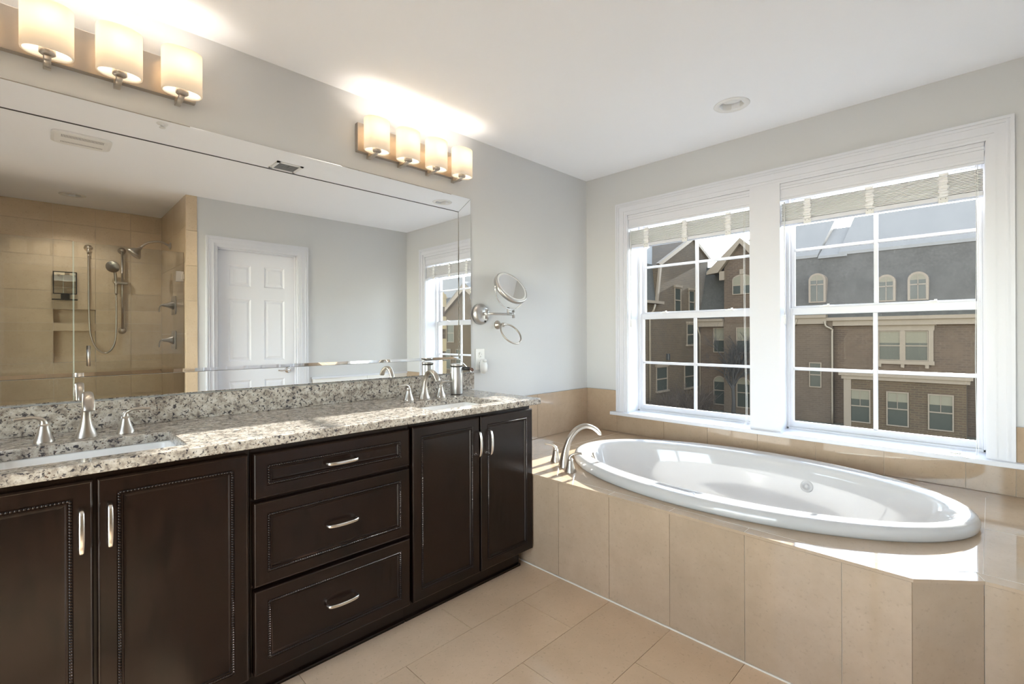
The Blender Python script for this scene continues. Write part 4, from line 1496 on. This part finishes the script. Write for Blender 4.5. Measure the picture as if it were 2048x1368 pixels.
t = thing('overhead_shower', (XSH, -3.30, 2.09), 'nickel shower head on a curved arm from the side wall, seen in the mirror', 'shower head')
MB().lathe((XSH, -3.30, 2.085), (-1, 0, 0), [(0.0005, 0.034), (0.006, 0.032), (0.014, 0.018), (0.02, 0.012)], 24).build('flange', nickel, t)
P = smooth_path([(XSH - 0.01, -3.30, 2.085), (XSH - 0.08, -3.30, 2.115), (XSH - 0.17, -3.30, 2.095), (XSH - 0.225, -3.30, 2.045)], 8)
MB().tube(P, 0.010, 14).build('arm', nickel, t)
MB().lathe((XSH - 0.225, -3.30, 2.045), (-0.62, 0.0, -0.78), [(0, 0.012), (0.02, 0.016), (0.03, 0.020), (0.075, 0.058), (0.092, 0.062), (0.096, 0.056), (0.096, 0)], 32).build('bell', nickel, t)


def valve(z, label):
    t = thing('shower_valve', (XSH, -3.13, z), label, 'valve', 'shower valves on the side wall')
    MB().box(XSH - 0.010, XSH - 0.0005, -3.215, -3.045, z - 0.085, z + 0.085, 0, 0.004).build('plate', nickel, t)
    m = MB().lathe((XSH - 0.010, -3.13, z), (-1, 0, 0), [(0, 0.040), (0.012, 0.036), (0.04, 0.020), (0.075, 0.012), (0.085, 0.011)], 20)
    m.build('stem', nickel, t)
    P = smooth_path([(XSH - 0.085, -3.13, z), (XSH - 0.105, -3.13, z - 0.004), (XSH - 0.115, -3.13, z - 0.035), (XSH - 0.117, -3.13, z - 0.065)], 6)
    MB().tube(P, 0.009, 12, 0, 0.006, (0, 1, 0)).build('lever', nickel, t)


valve(1.507, 'square nickel shower valve with lever on the side wall, the higher one')
valve(1.185, 'square nickel shower valve with lever on the side wall, the lower one')

t = thing('shaving_mirror', (-2.927, YB + 0.03, 1.55), 'black-framed square shaving mirror with a small shelf in the shower, seen in the mirror', 'mirror')
m = MB()
a0, a1, b0, b1 = -3.008, -2.846, 1.612, 1.818
m.box(a0, a1, YB + 0.02, YB + 0.028, b0, b1)
for q in ((a0, a0 + 0.008, b0, b1), (a1 - 0.008, a1, b0, b1), (a0, a1, b0, b0 + 0.008), (a0, a1, b1 - 0.008, b1)):
    m.box(q[0], q[1], YB + 0.020, YB + 0.034, q[2], q[3])
m.build('frame', dark_pl, t)
MB().box(a0 + 0.008, a1 - 0.008, YB + 0.0281, YB + 0.030, b0 + 0.008, b1 - 0.008).build('mirror_glass', mirror_m, t)
MB().box(-2.955, -2.895, YB, YB + 0.026, 1.565, 1.614, 0, 0.004).build('bracket', dark_pl, t)
MB().box(-3.015, -2.842, YB, YB + 0.075, 1.556, 1.565, 0, 0.003).build('shelf', dark_pl, t)

# ------------------------------------------------------------------ outside: houses, trees, ground
GZ = -3.5
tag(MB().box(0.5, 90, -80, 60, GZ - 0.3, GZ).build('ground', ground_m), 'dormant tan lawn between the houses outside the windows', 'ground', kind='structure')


def ext_window(parent, y0, y1, z0, z1, x, arched=False, shade=0.35, frame=cream, grid=False, name='window', fw_=0.05):
    """sash window facing -x"""
    m = MB()
    d = 0.06
    zc = z1
    if arched:
        r_ = (y1 - y0) / 2
        yc = (y0 + y1) / 2
        K = 12
        out = [(y0 - fw_, z0 - fw_)] + [(yc - (r_ + fw_) * math.cos(PI * i / K), z1 - r_ + (r_ + fw_) * math.sin(PI * i / K)) for i in range(K + 1)] + [(y1 + fw_, z0 - fw_)]
        inn = [(y0, z0)] + [(yc - r_ * math.cos(PI * i / K), z1 - r_ + r_ * math.sin(PI * i / K)) for i in range(K + 1)] + [(y1, z0)]
    else:
        out = [(y0 - fw_, z0 - fw_), (y0 - fw_, z1 + fw_), (y1 + fw_, z1 + fw_), (y1 + fw_, z0 - fw_)]
        inn = [(y0, z0), (y0, z1), (y1, z1), (y1, z0)]
    rs = [[(x + 0.02, p[0], p[1]) for p in out], [(x - d, p[0], p[1]) for p in out], [(x - d, p[0], p[1]) for p in inn], [(x + 0.02, p[0], p[1]) for p in inn]]
    m.rings(rs, False, False, 0, False)
    zm = z0 + (z1 - z0) * 0.5
    m.box(x - d + 0.01, x, y0, y1, zm - 0.025, zm + 0.025)
    if grid:
        m.box(x - d + 0.02, x, (y0 + y1) / 2 - 0.012, (y0 + y1) / 2 + 0.012, zm, z1 - 0.02)
    w_ = m.build(name, frame, parent)
    q = MB().prism([(x - 0.012, p[0], p[1]) for p in inn], (0.03, 0, 0))
    q.build('pane', ext_glass, w_)
    if shade > 0:
        zt = z1 - ((y1 - y0) / 2 if arched else 0)
        zs0 = z1 - (z1 - z0) * shade
        if arched:
            pts = [(x - 0.018, p[0], max(p[1], zs0)) for p in inn[1:-1]]
        else:
            pts = [(x - 0.018, y0, zs0), (x - 0.018, y0, z1), (x - 0.018, y1, z1), (x - 0.018, y1, zs0)]
        MB().prism(pts, (0.004, 0, 0)).build('shade', ext_shade, w_)
    return w_


X = 27.0
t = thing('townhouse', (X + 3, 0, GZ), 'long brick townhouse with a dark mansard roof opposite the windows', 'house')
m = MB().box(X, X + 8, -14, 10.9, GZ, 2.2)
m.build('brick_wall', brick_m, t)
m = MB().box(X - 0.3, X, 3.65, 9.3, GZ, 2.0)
m.build('grey_brick_bay', brick_g, t)
# mansard
m = MB().prism([(X - 0.15, -14, 2.0), (X + 1.0, -14, 5.62), (X + 8, -14, 5.62), (X + 8, -14, 2.0)], (0, 24.9, 0))
m.build('mansard_roof', shingle, t)
m = MB().prism([(X + 0.9, -14, 5.55), (X + 1.0, -14, 5.72), (X + 5.2, -14, 8.35), (X + 9.4, -14, 5.6)], (0, 17.6, 0))
m.prism([(X + 0.8, 3.2, 5.45), (X + 0.9, 3.2, 5.6), (X + 4.6, 3.2, 7.7), (X + 9, 3.2, 5.5)], (0, 1.35, 0))
m.prism([(X + 0.9, 4.6, 5.55), (X + 1.0, 4.6, 5.72), (X + 5.2, 4.6, 8.35), (X + 9.4, 4.6, 5.6)], (0, 3.0, 0))
m.build('upper_roof', slate, t)
# slate slope whose hip falls towards the gap left of the gabled bay
m = MB().add([(X + 0.9, 10.9, 5.4), (X + 0.9, 7.4, 5.6), (X + 5.2, 7.4, 8.35), (X + 5.2, 8.9, 8.35)], [(0, 1, 2, 3)])
m.add([(X + 0.9, 10.9, 5.4), (X + 5.2, 8.9, 8.35), (X + 6.5, 10.9, 5.4)], [(0, 1, 2)])
m.build('hipped_roof', slate, t)
m = MB()
m.box(X - 0.42, X, -14, 3.95, 1.93, 2.10)
m.box(X - 0.28, X, -14, 3.95, 1.66, 1.93)
m.box(X - 0.55, X - 0.1, 3.9, 6.2, 2.10, 2.26)
m.box(X - 0.45, X - 0.1, 3.9, 6.2, 1.78, 2.10)
m.box(X - 0.55, X - 0.1, 9.3, 11.0, 2.05, 2.20)
m.box(X - 0.45, X - 0.1, 9.3, 11.0, 1.72, 2.05)
m.build('cornice', cream, t)
for yy, zt in ((3.66, 1.9), (5.55, 2.05)):
    m = MB().tube(smooth_path([(X - 0.5, yy + (0.3 if yy < 4 else -0.25), zt), (X - 0.48, yy + (0.25 if yy < 4 else -0.2), zt - 0.25), (X - 0.38, yy, zt - 0.45), (X - 0.36, yy, zt - 0.9), (X - 0.36, yy, GZ)], 5), 0.05, 8)
    m.build('downspout', gutter_m, t)
m = MB().tube([(X - 0.36, 10.95, 1.9), (X - 0.30, 10.9, 1.5), (X - 0.06, 10.9, 1.2), (X - 0.06, 10.9, GZ)], 0.05, 8)
m.build('downspout', gutter_m, t)
# gabled bay with its arched pair of windows
m = MB()
m.prism([(X - 0.32, 9.26, 1.9), (X - 0.32, 7.22, 1.9), (X - 0.32, 7.22, 5.3), (X - 0.32, 8.24, 6.75), (X - 0.32, 9.26, 5.3)], (2.2, 0, 0))
m.build('gable_wall', brick_m, t)
m = MB()
for sg in (1, -1):
    m.prism([(X - 0.62, 8.24, 6.95), (X - 0.62, 8.24, 6.65), (X - 0.62, 8.24 + sg * 1.3, 5.02), (X - 0.62, 8.24 + sg * 2.0, 4.95), (X - 0.62, 8.24 + sg * 1.95, 5.15)], (0.35, 0, 0))
    m.box(X - 0.5, X - 0.25, 8.24 + sg * 0.95, 8.24 + sg * 1.25, 4.55, 5.1)
m.build('rake_board', cream, t)
m = MB()
for sg in (1, -1):
    m.prism([(X - 0.6, 8.24, 6.98), (X - 0.6, 8.24 + sg * 2.0, 5.12), (X - 0.6, 8.24 + sg * 2.0, 5.05), (X - 0.6, 8.24, 6.88)], (4.5, 0, 0))
m.build('gable_roof', slate, t)
m = MB()
K = 14
yc, hw, zs0, zsp, rise = 8.20, 0.56, 3.62, 4.5, 0.32
pts = [(yc - hw, zs0)] + [(yc - hw * math.cos(PI * i / K), zsp + rise * math.sin(PI * i / K)) for i in range(K + 1)] + [(yc + hw, zs0)]
m.prism([(X - 0.38, p[0], p[1]) for p in pts], (0.1, 0, 0))
m.box(X - 0.42, X - 0.3, yc - 0.12, yc + 0.12, zsp + rise, zsp + rise + 0.3)
w_ = m.build('arched_window', cream, t)
for s0, s1 in ((yc - 0.5, yc - 0.09), (yc + 0.09, yc + 0.5)):
    MB().box(X - 0.385, X - 0.37, s0, s1, zs0 + 0.05, 4.15).build('pane', ext_glass, w_)
    MB().prism([(X - 0.386, s0, 4.2), (X - 0.386, s0, zsp + 0.12 if s0 < yc - 0.3 else zsp + 0.26), (X - 0.386, s1, zsp + 0.26 if s0 < yc - 0.3 else zsp + 0.12), (X - 0.386, s1, 4.2)], (0.01, 0, 0)).build('shade', ext_shade, w_)
# dormers
for yc, hw, z0, z1 in ((4.42, 0.30, 2.95, 4.45), (1.43, 0.27, 2.85, 4.1), (0.21, 0.29, 2.85, 4.13), (-2.6, 0.29, 2.85, 4.13)):
    dm = MB()
    K = 14
    zc = z1 - hw
    out = [(yc - hw - 0.1, z0)] + [(yc - (hw + 0.1) * math.cos(PI * i / K), zc + (hw + 0.1) * math.sin(PI * i / K)) for i in range(K + 1)] + [(yc + hw + 0.1, z0)]
    dm.prism([(X + 0.0, p[0], p[1]) for p in out], (1.4, 0, 0))
    d_ = dm.build('dormer', cream, t)
    inn = [(yc - hw, z0 + 0.06)] + [(yc - hw * math.cos(PI * i / K), zc + hw * math.sin(PI * i / K)) for i in range(K + 1)] + [(yc + hw, z0 + 0.06)]
    MB().prism([(X - 0.01, p[0], p[1]) for p in inn], (0.05, 0, 0)).build('pane', ext_glass, d_)
    q = MB()
    q.box(X - 0.03, X - 0.005, yc - 0.015, yc + 0.015, z0 + 0.06, z1 - 0.02)
    q.box(X - 0.03, X - 0.005, yc - hw, yc + hw, zc - 0.25, zc - 0.2)
    MB().prism([(X - 0.018, p[0], max(p[1], zc - 0.22)) for p in inn[1:-1]], (0.006, 0, 0)).build('shade', ext_shade, d_)
    q.build('glazing_bar', cream, d_)
# double window with cream surround
m = MB()
y0, y1, z0, z1 = -0.17, 1.74, -0.09, 1.38
m.box(X - 0.08, X, y0 - 0.22, y1 + 0.22, z1, z1 + 0.30)
m.box(X - 0.13, X, y0 - 0.28, y1 + 0.28, z1 + 0.24, z1 + 0.32)
m.box(X - 0.08, X, y0 - 0.18, y0, z0, z1)
m.box(X - 0.08, X, y1, y1 + 0.18, z0, z1)
m.box(X - 0.08, X, 0.71, 0.87, z0, z1)
m.box(X - 0.14, X, y0 - 0.22, y1 + 0.22, z0 - 0.18, z0)
for yy in (y0 + 0.05, 0.79, y1 - 0.05):
    m.box(X - 0.12, X, yy - 0.07, yy + 0.07, z0 - 0.34, z0 - 0.18)
m.build('window_surround', cream, t)
ext_window(t, y0 + 0.04, 0.68, z0 + 0.04, z1 - 0.05, X - 0.02, False, 0.4, cream, fw_=0.03)
ext_window(t, 0.90, y1 - 0.04, z0 + 0.04, z1 - 0.05, X - 0.02, False, 0.4, cream, fw_=0.03)
# low bay with its cornice and windows
m = MB().box(X - 1.0, X, -1.5, 3.0, GZ, -1.05)
m.build('low_bay', brick_r, t)
m = MB()
m.box(X - 1.22, X, -1.72, 3.22, -0.86, -0.72)
m.box(X - 1.12, X, -1.62, 3.12, -1.04, -0.86)
m.box(X - 1.05, X, 2.72, 3.03, GZ, -1.04)
m.build('bay_cornice', cream, t)
for a, b in ((1.98, 2.72), (0.52, 1.26), (-1.04, -0.26)):
    ext_window(t, a, b, -3.15, -1.60, X - 1.0, False, 0.28, cream, True)
# windows in the grey bay and beside the gable
ext_window(t, 4.2, 4.68, -1.60, -0.35, X - 0.3, False, 0.0, cream)
for a, b in ((9.36, 10.0), (7.80, 8.50)):
    for z0, z1, sh, ar in ((0.16, 1.60, 0.5, False), (-3.1, -1.40, 0.5, True)):
        ext_window(t, a, b, z0, z1, X if a > 9.3 else X - 0.3, ar, sh, cream)

# gabled house at the left, its side wall running away from the windows
YG = 11.06
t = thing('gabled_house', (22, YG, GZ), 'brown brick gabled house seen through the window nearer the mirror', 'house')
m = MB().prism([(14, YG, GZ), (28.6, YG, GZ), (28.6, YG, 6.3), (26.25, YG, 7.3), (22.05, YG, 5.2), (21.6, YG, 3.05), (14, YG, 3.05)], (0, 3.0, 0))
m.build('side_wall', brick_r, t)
m = MB()
m.prism([(22.0, YG - 0.12, 5.18), (26.25, YG - 0.12, 7.22), (26.25, YG - 0.12, 7.46), (21.7, YG - 0.12, 5.26)], (0, 0.2, 0))
m.prism([(26.25, YG - 0.12, 7.22), (28.6, YG - 0.12, 6.22), (28.9, YG - 0.12, 6.30), (26.25, YG - 0.12, 7.46)], (0, 0.2, 0))
m.prism([(21.55, YG - 0.06, 3.0), (21.75, YG - 0.06, 3.0), (22.2, YG - 0.06, 5.2), (22.0, YG - 0.06, 5.2)], (0, 0.12, 0))
m.box(18.5, 21.9, YG - 0.35, YG, 2.95, 3.1)
m.build('rake_board', cream, t)
m = MB().prism([(12, YG + 0.02, 3.05), (22.1, YG + 0.02, 3.05), (22.1, YG + 0.5, 5.3), (12, YG + 0.5, 5.3)], (0, 0.3, 0))
m.build('mansard_roof', shingle, t)
m = MB()
m.add([(12, YG + 0.55, 5.25), (24.5, YG + 0.55, 5.25), (28, YG + 4.2, 8.6), (12, YG + 4.2, 8.6)], [(0, 1, 2, 3)])
m.add([(12, YG + 0.55, 5.25), (24.5, YG + 0.55, 5.25), (24.5, YG + 4, 5.25), (12, YG + 4, 5.25)], [(0, 1, 2, 3)])
m.build('upper_roof', slate, t)


def side_window(x0, x1, z0, z1, hood=True):
    m = MB()
    y = YG
    for q in ((x0 - 0.06, x0, z0, z1), (x1, x1 + 0.06, z0, z1), (x0 - 0.06, x1 + 0.06, z1, z1 + 0.06), (x0, x1, (z0 + z1) / 2 - 0.03, (z0 + z1) / 2 + 0.03)):
        m.box(q[0], q[1], y - 0.05, y + 0.02, q[2], q[3])
    m.box(x0 - 0.12, x1 + 0.12, y - 0.14, y + 0.02, z0 - 0.10, z0)
    if hood:
        m.box(x0 - 0.12, x1 + 0.12, y - 0.12, y + 0.02, z1 + 0.06, z1 + 0.20)
    w_ = m.build('window', cream, t)
    MB().box(x0, x1, y - 0.015, y + 0.01, z0, z1).build('pane', ext_glass, w_)


side_window(23.85, 24.55, 2.6, 4.0)
side_window(25.75, 26.45, 2.6, 3.95)
side_window(25.45, 26.45, 0.62, 1.85)
side_window(21.6, 22.8, -1.95, -0.65)
side_window(25.1, 26.6, -2.05, -0.7)
m = MB().tube([(20.85, YG - 0.35, 2.9), (20.8, YG - 0.3, 2.6), (20.78, YG - 0.06, 2.3), (20.78, YG - 0.06, GZ)], 0.06, 8)
m.build('downspout', gutter_m, t)
MB().box(22.75, 22.95, YG - 0.16, YG, -0.25, 0.12, 0, 0.02).build('wall_lantern', dark_pl, t)

# far house seen only through the mirror
t = thing('red_brick_house', (30, -35, GZ), 'distant red brick house with white gable boards, seen in the mirror', 'house')
XR = 27.0
m = MB().prism([(XR, -38.6, GZ), (XR, -30.5, GZ), (XR, -30.5, 3.2), (XR, -34.55, 5.9), (XR, -38.6, 3.2)], (6, 0, 0))
m.build('brick_wall', brick_r, t)
m = MB()
for sg in (1, -1):
    m.prism([(XR - 0.3, -34.55, 6.5), (XR - 0.3, -34.55, 5.8), (XR - 0.3, -34.55 + sg * 4.2, 3.0), (XR - 0.3, -34.55 + sg * 4.7, 3.05)], (0.3, 0, 0))
m.build('rake_board', cream, t)
m = MB()
for sg in (1, -1):
    m.prism([(XR - 0.3, -34.55, 6.6), (XR - 0.3, -34.55, 6.45), (XR - 0.3, -34.55 + sg * 4.7, 3.0), (XR - 0.3, -34.55 + sg * 4.7, 3.15)], (8, 0, 0))
m.build('gable_roof', slate, t)
m = MB().box(XR + 0.8, XR + 9, -48, -38.4, GZ, 3.4)
m.build('side_wing', brick_r, t)
m = MB().prism([(XR + 1.5, -48, 4.4), (XR + 5, -48, 8.1), (XR + 12, -48, 4.4)], (0, 22, 0))
m.build('main_roof', slate, t)
m = MB().prism([(XR + 0.6, -46, 3.3), (XR + 1.8, -46, 5.4), (XR + 6, -46, 5.4), (XR + 6, -46, 3.3)], (0, 8.6, 0))
m.build('mansard_roof', shingle, t)
for a in (-38.0, -36.1, -33.6):
    ext_window(t, a, a + 0.9, -2.2, -0.2, XR, False, 0.0, cream)
ext_window(t, -37.6, -36.5, 0.6, 2.4, XR, False, 0.0, cream)

# brick corner of this house with pale quoins, just outside the right-hand window
t = thing('brick_corner', (0.55, -3.3, GZ), 'brick wall corner with pale stone quoins outside, seen in the mirror', 'wall corner')
MB().box(0.26, 0.80, -3.9, -2.97, GZ, 1.72).build('brick_pier', brick_r, t)
m = MB()
z = GZ
k = 0
while z < 1.65:
    wq = 0.20 if k % 2 == 0 else 0.11
    m.box(0.80 - wq, 0.815, -3.3, -2.955, z + 0.005, z + 0.175)
    z += 0.30 if k % 2 == 0 else 0.30
    k += 1
m.box(0.26, 0.56, -3.3, -2.96, GZ, 1.72)
m.build('quoins', stone_y, t)
m = MB().prism([(0.26, -3.9, 1.72), (0.84, -3.9, 1.72), (0.26, -3.9, 2.35)], (0, 0.95, 0))
m.build('stone_cap', stone_y, t)


# bare tree and shrubs
def branch(mb, p, d, r, L, depth, rnd):
    k = 4
    pts = [p]
    q = p.copy()
    dd = d.copy()
    for i in range(k):
        dd = (dd + Vector((rnd.uniform(-1, 1), rnd.uniform(-1, 1), rnd.uniform(-0.3, 0.6))) * 0.10).normalized()
        q = q + dd * L / k
        pts.append(q.copy())
    r1 = r * 0.68
    mb.tube(pts, [r + (r1 - r) * i / k for i in range(k + 1)], 5 if depth > 1 else 4)
    if depth == 0:
        return
    nb = 3 if depth > 1 else 4
    for i in range(nb):
        f = rnd.uniform(0.35, 1.0) if i else 1.0
        idx = min(k, max(1, int(f * k)))
        side = Vector((rnd.uniform(-1, 1), rnd.uniform(-1, 1), rnd.uniform(-0.1, 0.5)))
        side = (side - dd * side.dot(dd)).normalized()
        nd = (dd + side * rnd.uniform(0.45, 0.85)).normalized()
        nd.x *= 0.75
        branch(mb, pts[idx], nd.normalized(), r1 * 0.85, L * rnd.uniform(0.62, 0.82), depth - 1, rnd)


rnd = random.Random(11)
t = thing('bare_tree', (25.0, 8.12, GZ), 'leafless dark tree in front of the townhouse', 'tree')
m = MB().tube([(25.0, 8.12, GZ - 0.05), (25.0, 8.10, -2.6), (25.02, 8.14, -1.9), (25.0, 8.12, -1.3)], [0.13, 0.10, 0.09, 0.08], 8)
m.build('trunk', bark, t)
m = MB()
for zb, n_b, L in ((-1.3, 4, 1.15), (-1.7, 3, 1.1), (-2.0, 3, 1.0), (-0.9, 0, 0)):
    for i in range(n_b):
        a = rnd.uniform(0, 2 * PI)
        d = Vector((math.cos(a) * 0.4, math.sin(a) * 0.75, 1.1)).normalized()
        branch(m, Vector((25.0, 8.12, zb)), d, 0.05, L, 4, rnd)
m.build('branches', bark, t, weld=False)


def shrub(x, y, h, spread, seed, label):
    rnd = random.Random(seed)
    m = MB()
    for i in range(26):
        a = rnd.uniform(0, 2 * PI)
        d = Vector((math.cos(a) * spread, math.sin(a) * spread, rnd.uniform(0.7, 1.2))).normalized()
        branch(m, Vector((x + rnd.uniform(-0.3, 0.3), y + rnd.uniform(-0.3, 0.3), GZ)), d, 0.02, h * rnd.uniform(0.45, 0.62), 2, rnd)
    tag(m.build('bare_shrub', twig, weld=False, origin=(x, y, GZ)), label, 'shrub', 'leafless shrubs at the foot of the brick houses')


shrub(22.3, 9.55, 1.9, 0.45, 3, 'leafless brown shrub below the gabled brick wall')
shrub(20.6, 9.8, 1.5, 0.4, 4, 'low leafless brown shrub nearest the edge of the window')
shrub(25.9, 10.15, 1.1, 0.3, 5, 'small leafless shrub in the corner behind the bare tree')
